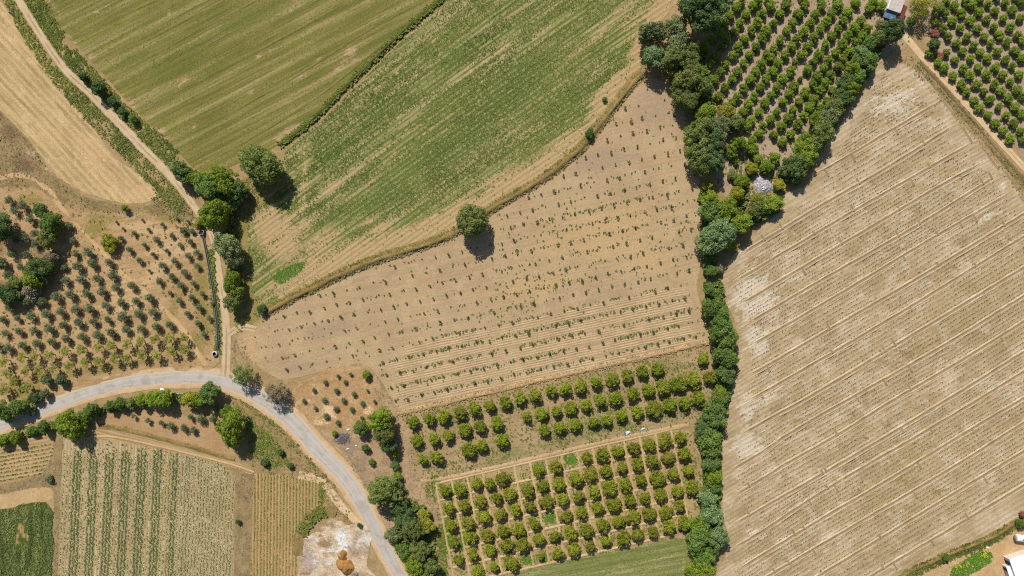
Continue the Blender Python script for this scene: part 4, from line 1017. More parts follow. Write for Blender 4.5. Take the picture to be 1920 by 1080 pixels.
rows_bot = [
    zl(480, 810, [(1420, 440), (1530, 425), (1655, 390), (1755, 385), (1850, 350)]) + zl(960, 810, [(200, 290, 0.8), (330, 260, 0.95), (560, 190, 0.85), (670, 170, 1.05), (795, 145), (915, 115), (1030, 95), (1145, 65, 1.1), (1265, 35)]),
    zl(480, 810, [(1445, 570), (1565, 550), (1680, 515), (1805, 490), (1900, 460)]) + zl(960, 810, [(120, 440), (230, 405), (355, 385), (475, 350, 1.05), (590, 315), (710, 290), (825, 265, 1.05), (940, 240), (1055, 215), (1170, 190), (1290, 165, 1.05)]),
    zl(480, 810, [(1470, 700), (1590, 680), (1710, 640), (1830, 620)]) + zl(960, 810, [(30, 585, 0.9), (140, 555, 0.95), (260, 530), (380, 500), (500, 480, 0.95), (615, 455), (735, 420, 1.1), (850, 395), (965, 360, 0.9), (1090, 345, 1.2), (1205, 310), (1325, 290, 0.9)]),
    zl(480, 810, [(1490, 830, 0.85), (1610, 790), (1730, 770), (1855, 740)]) + zl(960, 810, [(55, 730), (170, 690), (405, 630), (525, 600), (640, 570), (765, 545, 1.1), (885, 515, 1.05), (1000, 495), (1115, 465, 1.1), (1240, 440, 1.05), (1350, 415)]),
    zl(480, 810, [(1515, 955, 0.8), (1630, 920), (1755, 885, 1.1), (1880, 850)]) + zl(960, 810, [(80, 845), (195, 805), (320, 775), (440, 755, 1.1), (560, 730, 1.05), (680, 700), (795, 670), (910, 645, 1.05), (1030, 615, 1.1), (1155, 595), (1260, 555, 0.9)]),
    zl(480, 810, [(1665, 1050), (1785, 1010, 0.8), (1900, 980)]) + zl(960, 810, [(10, 985), (215, 935, 0.6), (345, 905, 0.9), (460, 880), (585, 855, 0.95), (700, 820, 0.75), (830, 795, 1.15), (940, 770), (1060, 750), (1180, 710), (1290, 680, 1.2)])]
for ri, row in enumerate(rows_bot):
    for k, p in enumerate(row):
        s = p[2] if len(p) > 2 else 1.0
        plant('citrus_tree', p[0], p[1], 12.8 * s * VR.uniform(0.86, 1.08), 1.7, 'small', 'citrus_olive', f'rounded olive-toned citrus tree, {nth(k + 1)} from the west in {nth(ri + 1)} row of the lower basin orchard', 'citrus tree', 'citrus trees in the lower basin orchard')
# basin ridges of the lower orchard
OBJ_OB = [o for o in bpy.data.objects if o.get('label', '').startswith('orchard floor divided')][0]
A0 = np.array((835.0, 920.0)); av = np.array((29.4, -6.75)); bv = np.array((6.1, 31.6))
ridge_mat = soil('basin_ridge_soil', C(204, 176, 124), C(192, 160, 112), None, fine=0.25)
for j in range(0, 7):
    p0 = A0 + bv * (j - 0.52) - av * 0.5; p1 = p0 + av * (15.6 - 0.25 * j)
    strip('basin_ridge', [tuple(p0), tuple((p0 + p1) / 2), tuple(p1)], (-0.4, -0.13, 0.13, 0.4), (0, 0.2, 0.2, 0), ridge_mat, 0.02, 0.8, 0.1, 0.5, OBJ_OB)
for i in range(0, 16):
    j1 = 5.6 - (0.25 if i > 12 else 0)
    p0 = A0 + av * (i - 0.5) - bv * 0.5; p1 = p0 + bv * (j1 + 0.3)
    strip('basin_ridge', [tuple(p0), tuple((p0 + p1) / 2), tuple(p1)], (-0.4, -0.13, 0.13, 0.4), (0, 0.2, 0.2, 0), ridge_mat, 0.023, 0.8, 0.1, 0.5, OBJ_OB)

# ------------------------------------------------------------------ olive grove and other plots on the left
ol = zl(0, 270, [(65, 420), (170, 460, 1.1), (105, 500), (230, 560), (260, 670), (190, 705), (125, 720), (265, 745), (90, 820), (205, 830, 1.1), (155, 920), (60, 985, 1.1), (565, 820, 0.9), (660, 805, 1.2), (580, 915, 1.2), (690, 895, 1.1), (820, 885), (480, 925, 0.8), (490, 1025, 1.05),
                 (610, 1020, 1.1), (725, 1010), (845, 985, 1.1), (870, 1075), (990, 1060), (545, 720, 0.8), (515, 610)]) + \
    zl(0, 540, [(420, 65, 1.2), (530, 45, 1.15), (650, 40, 1.1), (765, 25, 1.15), (310, 100, 1.1), (190, 100), (75, 150, 1.05), (1125, 75, 1.1), (1020, 95), (910, 105), (795, 130), (675, 150, 1.15), (565, 160, 1.1), (455, 175, 1.1), (345, 195, 1.1), (230, 210, 1.05),
                (130, 225, 0.8), (20, 235, 0.8), (1145, 180), (1040, 195, 1.1), (920, 215, 1.3), (810, 235, 0.9), (700, 250), (590, 255, 1.1), (475, 280), (365, 300, 1.2), (255, 315), (140, 320), (35, 340, 0.9), (1275, 275), (1175, 285, 1.1), (1060, 305), (945, 310, 1.05), (835, 330, 1.1), (730, 350, 1.1),
                (615, 365, 1.1), (495, 380, 1.1), (385, 400), (275, 415), (170, 430), (60, 445, 1.05), (-15, 440), (1005, 5), (885, 10)])
ol = dedupe(ol, 8)
ch = chains(ol, (28.0, -6.3), 10)
ch.sort(key=lambda c: np.mean([ol[i][0] * 0.22 + ol[i][1] * 0.97 for i in c]))
for ri, c in enumerate(ch):
    for k, i in enumerate(c):
        p = ol[i]; s = p[2] if len(p) > 2 else 1.0
        plant('olive_tree', p[0], p[1], 8.6 * s, 1.45 * s, 'olive', 'olive', f'small grey-green olive tree, {nth(k + 1)} from the west in {nth(ri + 1)} row down the left grove', 'olive tree', 'olive trees in the left grove')
yo = zl(0, 270, [(875, 585, 0.6), (925, 635, 0.6), (1005, 670), (905, 705, 1.1), (1085, 755), (970, 790, 1.3), (1150, 825), (1045, 870, 1.3), (1215, 910, 1.5), (1120, 950, 0.7), (1195, 1030, 1.3), (1115, 640, 0.8), (1220, 605, 0.9), (1070, 570, 0.6), (1175, 715, 1.3), (1290, 685), (1250, 800, 0.9),
                 (1350, 755), (1310, 880, 1.4), (1410, 840, 1.3), (1430, 730, 1.2), (1375, 645, 1.3), (1440, 650), (1410, 580, 0.7), (1475, 815, 1.3), (1480, 915, 1.2), (1385, 960, 1.4), (1290, 990, 1.5), (1450, 1040, 1.2), (1355, 1060, 1.5), (1330, 560, 0.7)]) + \
    zl(0, 540, [(1275, 35, 0.9), (1345, 95, 1.3), (1440, 70, 1.4), (1520, 40, 1.1), (1495, 145, 1.4), (1405, 190, 1.2), (1570, 225, 1.1), (1485, 265, 1.4), (1530, 345, 1.1), (1595, 115, 0.9)])
yo = dedupe(yo, 6)
ch = chains(yo, (16.5, 14.5), 8.5)
ch.sort(key=lambda c: np.mean([yo[i][0] * 0.66 - yo[i][1] * 0.75 for i in c]))
for ri, c in enumerate(ch):
    for k, i in enumerate(c):
        p = yo[i]; s = p[2] if len(p) > 2 else 1.0
        plant('olive_tree', p[0], p[1], 5.4 * s, 1.0 * s, 'olive', 'olive', f'young olive tree, {nth(k + 1)} down {nth(ri + 1)} slanting row between footpath and dirt track', 'olive tree', 'young olive trees beside the dirt track')
al = zl(0, 540, [(485, 475), (610, 460), (165, 525), (255, 505), (370, 505), (30, 550), (735, 445, 0.9), (830, 435), (950, 420), (1050, 400), (1160, 385), (1270, 375, 1.2), (60, 640), (190, 620), (285, 610), (400, 600), (515, 580), (640, 560), (740, 550), (860, 530), (945, 520), (1060, 500), (1170, 500),
                 (1285, 470), (1380, 455), (200, 740, 1.2), (30, 760, 1.2), (1380, 370, 0.9), (100, 700), (320, 660, 0.9)])
ch = chains(al, (27.5, -6.0), 9.5)
ch.sort(key=lambda c: np.mean([al[i][0] * 0.22 + al[i][1] * 0.97 for i in c]))
for ri, c in enumerate(ch):
    for k, i in enumerate(c):
        p = al[i]; s = p[2] if len(p) > 2 else 1.0
        plant('almond_tree', p[0], p[1], 11.5 * s, 2.5, 'sparse', 'almond', f'thin yellow-green tree, {nth(k + 1)} from the west in {nth(ri + 1)} row above the paved road', 'fruit tree', 'thin yellow-green trees above the road', rz=1.3)
tp = zl(480, 540, [(615, 660, 0.9), (710, 645, 0.9), (520, 705, 1.2), (670, 705, 1.1), (435, 765, 1.1), (605, 770, 1.4), (735, 795, 1.3), (360, 845, 1.1), (515, 840, 1.4), (660, 840, 1.4), (800, 865, 1.3), (445, 900, 1.1), (600, 905, 1.5), (720, 910, 1.3), (525, 960, 1.5), (795, 975), (615, 1010, 1.3), (890, 850, 0.9), (835, 765, 0.8)])
ch = chains(tp, (36, 6), 9) if False else [[i] for i in sorted(range(len(tp)), key=lambda i: tp[i][1])]
for ri, c in enumerate(ch):
    p = tp[c[0]]
    plant('olive_tree', p[0], p[1], 4.4 * p[2] if len(p) > 2 else 4.4, 0.8, 'olive', 'olive', f'young olive on the terracotta plot, {nth(ri + 1)} counted from its top edge downward', 'olive tree', 'young olives on the terracotta plot')
for k, (x, y, r) in enumerate([(320, 797, 9), (345, 802, 8), (377, 785, 9), (357, 782, 6), (277, 788, 6), (250, 780, 5), (302, 792, 6), (405, 765, 8), (362, 806, 8), (398, 786, 7)]):
    plant('olive_tree', x, y, r, 1.3, 'olive', 'olive', f'small olive on the brown plot below the roadside hedge, {nth(k + 1)} of ten', 'olive tree', 'olives on the brown plot')

# ------------------------------------------------------------------ saplings of the big middle field
SP00 = np.array((974.0, 397.0)); sb = np.array((7.4, 23.7))
RANGE = {-7: (12, 12), -6: (10, 13), -5: (9, 13), -4: (8, 13), -3: (6, 13), -2: (4, 13), -1: (1, 13), 0: (-1, 13), 1: (-1, 13), 2: (-10, 13), 3: (-16, 13), 4: (-19, 12), 5: (-20, 12), 6: (-20, 12), 7: (-20, 11), 8: (-20, 10), 9: (-13, 10), 10: (-13, 10), 11: (-13, 10), 12: (-13, 10)}
sap_root = None
saps = []
for j, (i0, i1) in RANGE.items():
    for i in range(i0, i1 + 1):
        a = np.array((24.35, -5.27)) if i > 0 else np.array((24.85, -5.3))
        p = SP00 + a * i + sb * j + np.array((VR.gauss(0, 0.9), VR.gauss(0, 0.9)))
        if math.hypot(p[0] - 893, p[1] - 430) < 40 or VR.random() < 0.015:
            continue
        s = VR.uniform(0.75, 1.25) * (1.0 if j < 9 else 1.15)
        saps.append((p[0], p[1], s, j + 8, i - i0 + 1, VR.random()))
order = sorted(saps, key=lambda q: -q[2])
keep = set(order[:300])
rest = []
for t in TINY:
    t.materials.append(L_['sapling'])
for q in saps:
    x, y, s, j, i, rr = q
    wx, wy = at(x, y, 0.6)
    if q in keep:
        o = bpy.data.objects.new('sapling', VR.choice(TINY))
        COL.objects.link(o)
        o.location = (wx, wy, 0.55 * s)
        sx_ = VR.uniform(0.7, 1.15)
        o.scale = (0.4 * s * sx_, 0.4 * s / sx_, 0.5 * s * VR.uniform(0.7, 1.2))
        o.rotation_euler = (VR.uniform(-0.1, 0.1), VR.uniform(-0.1, 0.1), VR.uniform(0, 6.28))
        tag(o, f'small leafy sapling, {nth(i)} from the west in {nth(j)} row down the sandy field', 'sapling', 'saplings in the sandy field')
    else:
        rest.append((wx, wy, s))
rest = np.array(rest)
stuff('saplings', rest[:, :2], 0.62 * rest[:, 2], L_['sapling'], 'the smaller saplings scattered among the rows of the sandy field', 'saplings', nl=9, lift=(0.5, 1.4), wid=0.22)

# ------------------------------------------------------------------ large trees and shrubs, one by one
def row_of(trees, where, group, cat='tree', first='top'):
    """trees listed from the top down: x, y, half width px, height of the crown's middle m, form, leaf, look"""
    for k, (x, y, r, zc, form, mat, look) in enumerate(trees):
        nm = 'shrub' if cat == 'shrub' else 'broadleaf_tree'
        plant(nm, x, y, r * (0.98 if 'road' in where else 1.12), zc, form, mat, f'{look}, {nth(k + 1)} from the {first} {where}', cat, group, ex=VR.uniform(0.86, 1.16))


row_of([(1306, 10, 29, 8.5, 'large', 'dark', 'tall dark green tree'), (1342, 2, 28, 9.0, 'large', 'dark', 'tall dark green tree'), (1324, 36, 27, 8.0, 'large', 'dark', 'tall dark green tree'), (1270, 50, 18, 5, 'medium', 'grey', 'grey-green tree'),
        (1222, 62, 23, 4.5, 'medium', 'grey', 'wide grey-green tree'), (1270, 81, 21, 4.5, 'medium', 'grey', 'grey-green tree'), (1299, 88, 13, 3.5, 'medium', 'mid', 'small green tree'), (1227, 107, 20, 4.5, 'medium', 'blue', 'round blue-green tree'),
        (1264, 113, 24, 5, 'large', 'mid', 'broad olive green tree'), (1292, 122, 20, 4.5, 'large', 'mid', 'olive green tree'), (1284, 153, 23, 5, 'large', 'mid', 'broad olive green tree'), (1315, 160, 20, 4.5, 'large', 'mid', 'olive green tree'), (1285, 187, 22, 5, 'large', 'mid', 'broad olive green tree'),
        (1324, 211, 18, 4, 'medium', 'bright', 'light green leafy tree'), (1362, 207, 14, 2.5, 'medium', 'yellow', 'yellowing tree'), (1380, 232, 18, 3.5, 'medium', 'mid', 'green tree'), (1345, 238, 20, 4.5, 'airy', 'grey', 'feathery grey-green tree'), (1310, 250, 27, 5, 'large', 'mid', 'broad olive green tree'),
        (1338, 262, 20, 4.5, 'large', 'dark', 'dark green tree'), (1308, 285, 23, 5, 'large', 'mid', 'olive green tree'), (1337, 298, 20, 5, 'large', 'dark', 'dark green tree'), (1317, 312, 18, 4, 'medium', 'mid', 'green tree'), (1325, 347, 10, 1.5, 'small', 'yellow', 'small yellowish shrub'),
        (1385, 268, 14, 2.4, 'medium', 'citrus', 'green shrubby tree'), (1332, 374, 16, 3.2, 'medium', 'bright', 'light green tree'), (1332, 398, 20, 3.6, 'medium', 'hedge', 'leafy green tree'), (1362, 392, 19, 3.4, 'medium', 'bright', 'bright green tree'), (1380, 364, 13, 2.0, 'medium', 'yellow', 'yellow-green shrub'),
        (1390, 343, 12, 2.0, 'medium', 'bright', 'green shrub'), (1390, 417, 20, 3.5, 'medium', 'bright', 'bright green tree'), (1415, 396, 16, 2.4, 'medium', 'mid', 'olive green shrub'), (1342, 443, 30, 4.2, 'round', 'blue', 'round grey-blue tree'), (1371, 462, 11, 1.6, 'small', 'yellow', 'yellow-green shrub'),
        (1333, 484, 9, 1.0, 'small', 'hedge', 'small dark shrub'), (1334, 507, 11, 2.0, 'medium', 'hedge', 'green shrub'), (1348, 503, 9, 1.5, 'small', 'brown', 'brown shrub')],
       'in tall hedge beside the sandy field', 'trees of the tall hedge')
row_of([(1652, 46, 9, 2.5, 'medium', 'grey', 'small green tree'), (1676, 57, 21, 5, 'large', 'dark', 'tall dark green tree'), (1645, 72, 12, 3, 'medium', 'mid', 'green tree'), (1630, 82, 13, 3, 'medium', 'hedge', 'green tree'), (1616, 97, 13, 2.5, 'medium', 'blue', 'grey-green tree'),
        (1628, 115, 17, 3, 'medium', 'hedge', 'leafy green tree'), (1606, 118, 12, 2.5, 'medium', 'hedge', 'green tree'), (1597, 130, 15, 2.8, 'medium', 'bright', 'bright green tree'), (1606, 148, 15, 2.8, 'medium', 'hedge', 'green tree'), (1585, 158, 16, 2.8, 'medium', 'hedge', 'green tree'),
        (1598, 165, 14, 2.6, 'medium', 'bright', 'bright green tree'), (1580, 182, 16, 3, 'medium', 'hedge', 'green tree'), (1566, 200, 17, 3, 'medium', 'mid', 'olive green tree'), (1552, 220, 18, 3, 'medium', 'grey', 'grey-green tree'), (1534, 225, 14, 2.5, 'medium', 'bright', 'bright green tree'),
        (1542, 250, 22, 3.5, 'large', 'mid', 'broad green tree'), (1522, 272, 16, 2.8, 'medium', 'hedge', 'green tree'), (1508, 288, 24, 3.2, 'large', 'bright', 'broad bright green tree'), (1490, 315, 24, 3.2, 'large', 'hedge', 'broad green tree'), (1474, 318, 12, 2.2, 'medium', 'hedge', 'green tree'),
        (1450, 382, 18, 2.2, 'medium', 'bright', 'bright green shrubby tree'), (1432, 388, 15, 1.8, 'medium', 'hedge', 'green shrubby tree')],
       'in hedge between upper orchard and bare field', 'trees of the orchard hedge')
row_of([(1332, 546, 11, 2.2, 'medium', 'hedge', 'small green tree'), (1335, 578, 19, 3.2, 'medium', 'hedge', 'green hedge tree'), (1348, 592, 19, 3.2, 'medium', 'hedge', 'green hedge tree'), (1352, 618, 23, 3.4, 'large', 'hedge', 'broad green hedge tree'), (1362, 640, 20, 3.4, 'medium', 'hedge', 'green hedge tree'),
        (1352, 664, 18, 3.2, 'medium', 'hedge', 'green hedge tree'), (1364, 672, 18, 3.2, 'medium', 'hedge', 'green hedge tree'), (1362, 698, 17, 3.0, 'medium', 'hedge', 'green hedge tree'), (1352, 733, 9, 1.8, 'medium', 'bright', 'small bright green shrub'), (1350, 752, 13, 2.4, 'medium', 'hedge', 'green hedge tree'),
        (1338, 782, 22, 3.2, 'large', 'hedge', 'broad green hedge tree'), (1318, 804, 16, 2.8, 'medium', 'hedge', 'green hedge tree'), (1328, 824, 20, 3.2, 'medium', 'hedge', 'green hedge tree'), (1334, 847, 18, 3, 'medium', 'hedge', 'green hedge tree'), (1334, 868, 16, 3, 'medium', 'hedge', 'green hedge tree'),
        (1338, 892, 15, 2.8, 'medium', 'bright', 'bright green hedge tree'), (1340, 914, 13, 2.6, 'medium', 'hedge', 'green hedge tree'), (1326, 936, 17, 3.2, 'medium', 'blue', 'blue-green hedge tree'), (1333, 965, 19, 3.4, 'medium', 'blue', 'blue-green hedge tree'), (1308, 982, 17, 3, 'medium', 'bright', 'bright green hedge tree'),
        (1313, 1008, 25, 3.8, 'large', 'hedge', 'broad green hedge tree'), (1346, 1006, 18, 3.4, 'medium', 'blue', 'blue-green hedge tree'), (1316, 1042, 21, 3.4, 'large', 'hedge', 'broad green hedge tree'), (1334, 1030, 14, 3, 'medium', 'hedge', 'green hedge tree'), (1312, 1072, 24, 3.4, 'large', 'bright', 'broad bright green hedge tree')],
       'in leafy hedge along the bare field', 'trees of the leafy hedge')
row_of([(712, 788, 26, 4.5, 'large', 'bright', 'broad bright green tree'), (678, 801, 14, 2.2, 'medium', 'hedge', 'low green shrub'), (722, 812, 22, 4.2, 'large', 'mid', 'green tree'), (728, 832, 15, 3.5, 'medium', 'dark', 'dark green tree'), (740, 851, 9, 1.5, 'small', 'bright', 'small green shrub'), (741, 873, 9, 1.6, 'small', 'hedge', 'small green shrub'),
        (746, 892, 9, 1.6, 'small', 'bright', 'small green shrub'), (722, 922, 32, 5, 'large', 'mid', 'broad roadside tree'), (700, 915, 14, 3.5, 'medium', 'grey', 'grey-green tree'), (752, 955, 18, 3.2, 'medium', 'dark', 'dark green tree'), (762, 972, 20, 3.5, 'large', 'dark', 'dark green tree'), (796, 963, 12, 2, 'small', 'yellow', 'yellow-green shrub'),
        (799, 984, 16, 3, 'medium', 'yellow', 'yellow-green tree'), (735, 1004, 15, 3.5, 'medium', 'grey', 'grey-green tree'), (774, 995, 26, 4.2, 'large', 'mid', 'broad green tree'), (757, 1033, 18, 3.4, 'medium', 'hedge', 'green tree'), (788, 1032, 20, 3.6, 'large', 'mid', 'green tree'), (776, 1060, 20, 3.5, 'large', 'bright', 'green tree'),
        (806, 1060, 16, 3, 'medium', 'mid', 'green tree'), (795, 1082, 18, 3, 'medium', 'mid', 'green tree')],
       'in thicket between road and orchards', 'trees of the roadside thicket')
row_of([(155, 143, 9, 1.6, 'medium', 'dark', 'dark round shrub'), (185, 165, 14, 2.6, 'medium', 'dark', 'dark round shrub'), (212, 190, 9, 1.8, 'medium', 'dark', 'dark round shrub'), (230, 208, 8, 1.5, 'small', 'dark', 'dark round shrub'), (250, 223, 8, 1.5, 'small', 'hedge', 'green shrub'),
        (342, 322, 19, 3.2, 'medium', 'hedge', 'green tree'), (372, 336, 17, 3.2, 'medium', 'bright', 'green tree'), (390, 352, 24, 4.2, 'large', 'hedge', 'broad green tree'), (422, 340, 27, 4.5, 'large', 'bright', 'broad green tree'), (440, 357, 20, 4, 'large', 'hedge', 'green tree'), (490, 308, 33, 5.0, 'round', 'mid', 'large round green tree'),
        (437, 380, 12, 2.5, 'medium', 'hedge', 'small green tree'), (402, 402, 25, 4.8, 'round', 'bright', 'round bright green tree'), (374, 420, 8, 1.2, 'small', 'yellow', 'small yellow-green shrub'), (427, 460, 24, 4.5, 'large', 'grey', 'broad grey-green tree'), (440, 486, 18, 4, 'airy', 'grey', 'feathery grey-green tree'),
        (435, 528, 18, 3.6, 'medium', 'bright', 'green tree'), (441, 547, 14, 3.2, 'medium', 'bright', 'green tree'), (438, 565, 16, 3.4, 'medium', 'mid', 'green tree')],
       'along the dirt track', 'trees along the dirt track')
row_of([(2, 428, 22, 4, 'large', 'dark', 'dark green tree'), (75, 393, 12, 2.2, 'medium', 'hedge', 'green shrub'), (96, 420, 20, 3.6, 'large', 'hedge', 'green tree'), (92, 442, 18, 3.4, 'medium', 'mid', 'green tree'), (97, 482, 13, 2.4, 'medium', 'brown', 'brownish shrub'), (77, 503, 20, 3.2, 'large', 'hedge', 'green tree'),
        (62, 523, 18, 3, 'medium', 'bright', 'green tree'), (84, 522, 12, 2.4, 'medium', 'mid', 'green tree'), (2, 494, 10, 2, 'medium', 'olive', 'grey-green tree'), (30, 532, 14, 2.6, 'medium', 'mid', 'green shrub'), (20, 552, 18, 2.8, 'medium', 'dark', 'dark green tree'), (3, 548, 14, 3, 'medium', 'dark', 'dark green tree'), (62, 545, 16, 2.2, 'medium', 'brown', 'brown shrub')],
       'in the clump inside the olive grove', 'trees in the grove clump')
row_of([(8, 772, 20, 3, 'large', 'hedge', 'green roadside tree'), (36, 764, 17, 2.8, 'medium', 'hedge', 'green roadside tree'), (62, 772, 8, 1.2, 'small', 'dark', 'small dark shrub'), (84, 738, 10, 1.8, 'medium', 'olive', 'dark grey-green shrub'), (88, 712, 10, 1.8, 'medium', 'olive', 'grey-green tree'), (115, 714, 10, 1.8, 'medium', 'olive', 'grey-green tree'), (65, 747, 12, 1.6, 'medium', 'dark', 'dark shrub')],
       'above the road near its left end', 'shrubs above the road')
row_of([(30, 820, 12, 1.8, 'medium', 'bright', 'green shrub'), (5, 826, 14, 1.8, 'medium', 'bright', 'green shrub'), (82, 800, 13, 2, 'medium', 'hedge', 'green shrub'), (60, 808, 10, 1.5, 'small', 'hedge', 'green shrub'), (132, 796, 29, 3.8, 'large', 'bright', 'broad bright green tree'), (172, 770, 15, 2.6, 'medium', 'hedge', 'dark green tree'),
        (155, 782, 12, 2.2, 'medium', 'hedge', 'green shrub'), (208, 762, 12, 1.8, 'medium', 'mid', 'green shrub'), (226, 758, 13, 1.8, 'medium', 'hedge', 'green shrub'), (246, 755, 12, 1.8, 'medium', 'mid', 'green shrub'), (266, 750, 13, 2.2, 'medium', 'bright', 'green shrub'), (290, 746, 16, 3, 'medium', 'bright', 'bright green tree'),
        (308, 748, 17, 3.2, 'medium', 'bright', 'bright green tree'), (358, 746, 15, 2.6, 'medium', 'yellow', 'yellow-green tree'), (372, 752, 14, 2.6, 'medium', 'bright', 'green tree'), (392, 737, 22, 3.8, 'large', 'hedge', 'round green tree'), (427, 768, 10, 1.6, 'medium', 'hedge', 'small green shrub'),
        (433, 800, 33, 4.5, 'large', 'bright', 'broad yellow-green tree')],
       'in the hedge below the road', 'trees of the roadside hedge', first='left')

singles = [
    ('lone_tree', 885, 413, 33, 5.0, 'round', 'mid', 'lone round olive green tree on the bank of the sandy field', 'tree'),
    ('roadside_tree', 455, 703, 23, 3.6, 'airy', 'hedge', 'feathery green tree at the junction of track and road', 'tree'),
    ('roadside_tree', 517, 737, 24, 3.4, 'airy', 'brown', 'thin brownish tree leaning over the road bend', 'tree'),
    ('shrub', 492, 580, 9, 1.3, 'medium', 'dark', 'dark round shrub at the west end of the earth bank', 'shrub'),
    ('shrub', 1106, 250, 9, 1.4, 'medium', 'hedge', 'small green shrub growing on the curving earth bank', 'shrub'),
    ('shrub', 1134, 186, 5, 0.7, 'small', 'hedge', 'tiny green shrub beside the bank near the tall hedge', 'shrub'),
    ('shrub', 205, 455, 17, 1.8, 'medium', 'yellow', 'spreading yellow-green shrub beside the sandy footpath', 'shrub'),
    ('shrub', 234, 390, 7, 1.4, 'small', 'bright', 'small bright green shrub below the stubble field', 'shrub'),
    ('shrub', 687, 702, 9, 1.3, 'medium', 'bright', 'round green shrub at the corner of the terracotta plot', 'shrub'),
    ('shrub', 685, 840, 8, 1.2, 'small', 'dark', 'dark green shrub alone in the scrub by the road', 'shrub'),
    ('shrub', 697, 866, 7, 0.9, 'small', 'hedge', 'small green shrub low in the scrub by the road', 'shrub'),
    ('shrub', 628, 812, 6, 0.8, 'small', 'bright', 'small lime green shrub on the road edge', 'shrub'),
    ('shrub', 674, 985, 5, 0.9, 'small', 'dark', 'small dark shrub beside the sand pit entrance', 'shrub'),
    ('shrub', 526, 847, 7, 1.0, 'small', 'dark', 'small dark shrub in the green verge corner', 'shrub'),
    ('shrub', 496, 867, 8, 1.1, 'small', 'dark', 'dark shrub at the foot of the green verge', 'shrub'),
    ('shrub', 545, 873, 6, 0.9, 'small', 'dark', 'small dark shrub on the verge above the reddish field', 'shrub'),
    ('shrub', 446, 978, 5, 1.0, 'small', 'dark', 'small dark shrub in the strip beside the striped field', 'shrub'),
    ('palm_like_tree', 1727, 8, 25, 3.6, 'airy', 'yellow', 'broad yellow-green tree beside the small house', 'tree'),
    ('shrub', 1760, 18, 13, 2.4, 'medium', 'mid', 'olive green shrub beside the yellow-green tree', 'shrub'),
    ('shrub', 1709, 41, 9, 1.8, 'medium', 'hedge', 'small green shrub below the house', 'shrub'),
    ('shrub', 1752, 84, 13, 2.2, 'medium', 'dark', 'dark green shrub beside the sandy track', 'shrub'),
    ('shrub', 1753, 62, 9, 0.6, 'small', 'red', 'low red shrub in the orchard near the sandy track', 'shrub'),
    ('shrub', 1763, 104, 8, 0.6, 'small', 'red', 'low red shrub below the dark shrub by the track', 'shrub'),
    ('shrub', 1914, 982, 10, 1.2, 'medium', 'hedge', 'green shrub on the weedy bank at the right edge', 'shrub'),
    ('shrub', 1773, 1046, 8, 0.9, 'small', 'hedge', 'green shrub on the bank above the vegetable bed', 'shrub'),
    ('shrub', 92, 898, 8, 0.9, 'small', 'grey', 'grey-green shrub at the corner of the small row field', 'shrub'),
    ('shrub', 1410, 316, 12, 1.6, 'medium', 'yellow', 'yellow-green shrub above the rubble pile, west side', 'shrub'),
    ('shrub', 1437, 314, 13, 1.8, 'medium', 'citrus', 'green shrubby tree directly above the rubble pile', 'tree'),
    ('shrub', 1420, 373, 12, 1.2, 'medium', 'yellow', 'low yellow-green shrub just below the rubble pile', 'shrub'),
    ('shrub', 1462, 346, 11, 1.6, 'medium', 'yellow', 'yellow-brown shrub between rubble pile and bare field', 'shrub'),
    ('shrub', 1374, 330, 9, 1.2, 'medium', 'mid', 'small olive shrub in the gap west of the rubble pile', 'shrub'),
    ('shrub', 1917, 964, 6, 0.9, 'small', 'red', 'dark red shrub at the right edge of the bare field', 'shrub'),
]
for nm, x, y, r, zc, form, mat, lab, cat in singles:
    plant(nm, x, y, r, zc, form, mat, lab, cat)
# ------------------------------------------------------------------ low growth: crops, weeds, grass
W_ = {
    'green': leaf('weed_leaf', (0.085, 0.125, 0.015), (0.26, 0.285, 0.055), 0.25, 0.0),
    'fresh': leaf('fresh_weed_leaf', (0.085, 0.135, 0.014), (0.29, 0.30, 0.05), 0.3, 0.0),
    'dry': leaf('dry_grass_blade', (0.24, 0.185, 0.085), (0.50, 0.39, 0.2), 0.1, 0.0),
    'brown': leaf('brown_weed_leaf', (0.20, 0.15, 0.08), (0.46, 0.36, 0.21), 0.2, 0.0),
    'olive': leaf('olive_weed_leaf', (0.15, 0.145, 0.035), (0.33, 0.29, 0.09), 0.2, 0.0),
    'crop': leaf('crop_leaf', (0.075, 0.11, 0.024), (0.20, 0.24, 0.075), 0.25, 0.0),
    'seedling': leaf('seedling_leaf', (0.075, 0.075, 0.03), (0.20, 0.185, 0.085), 0.15, 0.0),
    'vivid': leaf('vivid_leaf', (0.07, 0.17, 0.012), (0.19, 0.33, 0.03), 0.3, 0.0),
    'flower': leaf('yellow_flower', (0.45, 0.42, 0.03), (0.65, 0.60, 0.08), 0.2, 0.0),
}
# weedy field: plants in broken rows
P = scatter(E_P[(E_P[:, 1] > -90)], 11.0)
P = P[(P[:, 1] < 100)]
uE, vE = uv_e(P)
sm = blob(P, E_SOIL); gr = blob(P, E_GREEN)
den = 0.56 + 0.5 * gr - 0.8 * sm + 1.5 * (vn(uE * 0.07, vE, 0.7, 2) - 0.5) + 0.9 * (vn(uE * 0.12, vE, 2.2, 7) - 0.5) + 0.5 * (fbm(P[:, 0], P[:, 1], 4, 4) - 0.5) + 0.3 * np.sin(vE * 2 * math.pi / 1.3)
P = P[RNG.random(len(P)) < np.clip(den, 0.02, 0.95)]
stuff('field_weeds', P, RNG.uniform(0.14, 0.36, len(P)) * (0.7 + 0.6 * fbm(P[:, 0], P[:, 1], 3, 5)), W_['green'], 'low green weeds growing in rows over the weedy field', tint=np.clip(0.2 + 0.9 * (fbm(P[:, 0], P[:, 1], 12, 9) - 0.2), 0, 1), nl=4)
Pg = scatter(W([(512, 528), (520, 508), (545, 498), (574, 488), (568, 505), (550, 520), (530, 532)]), 14)
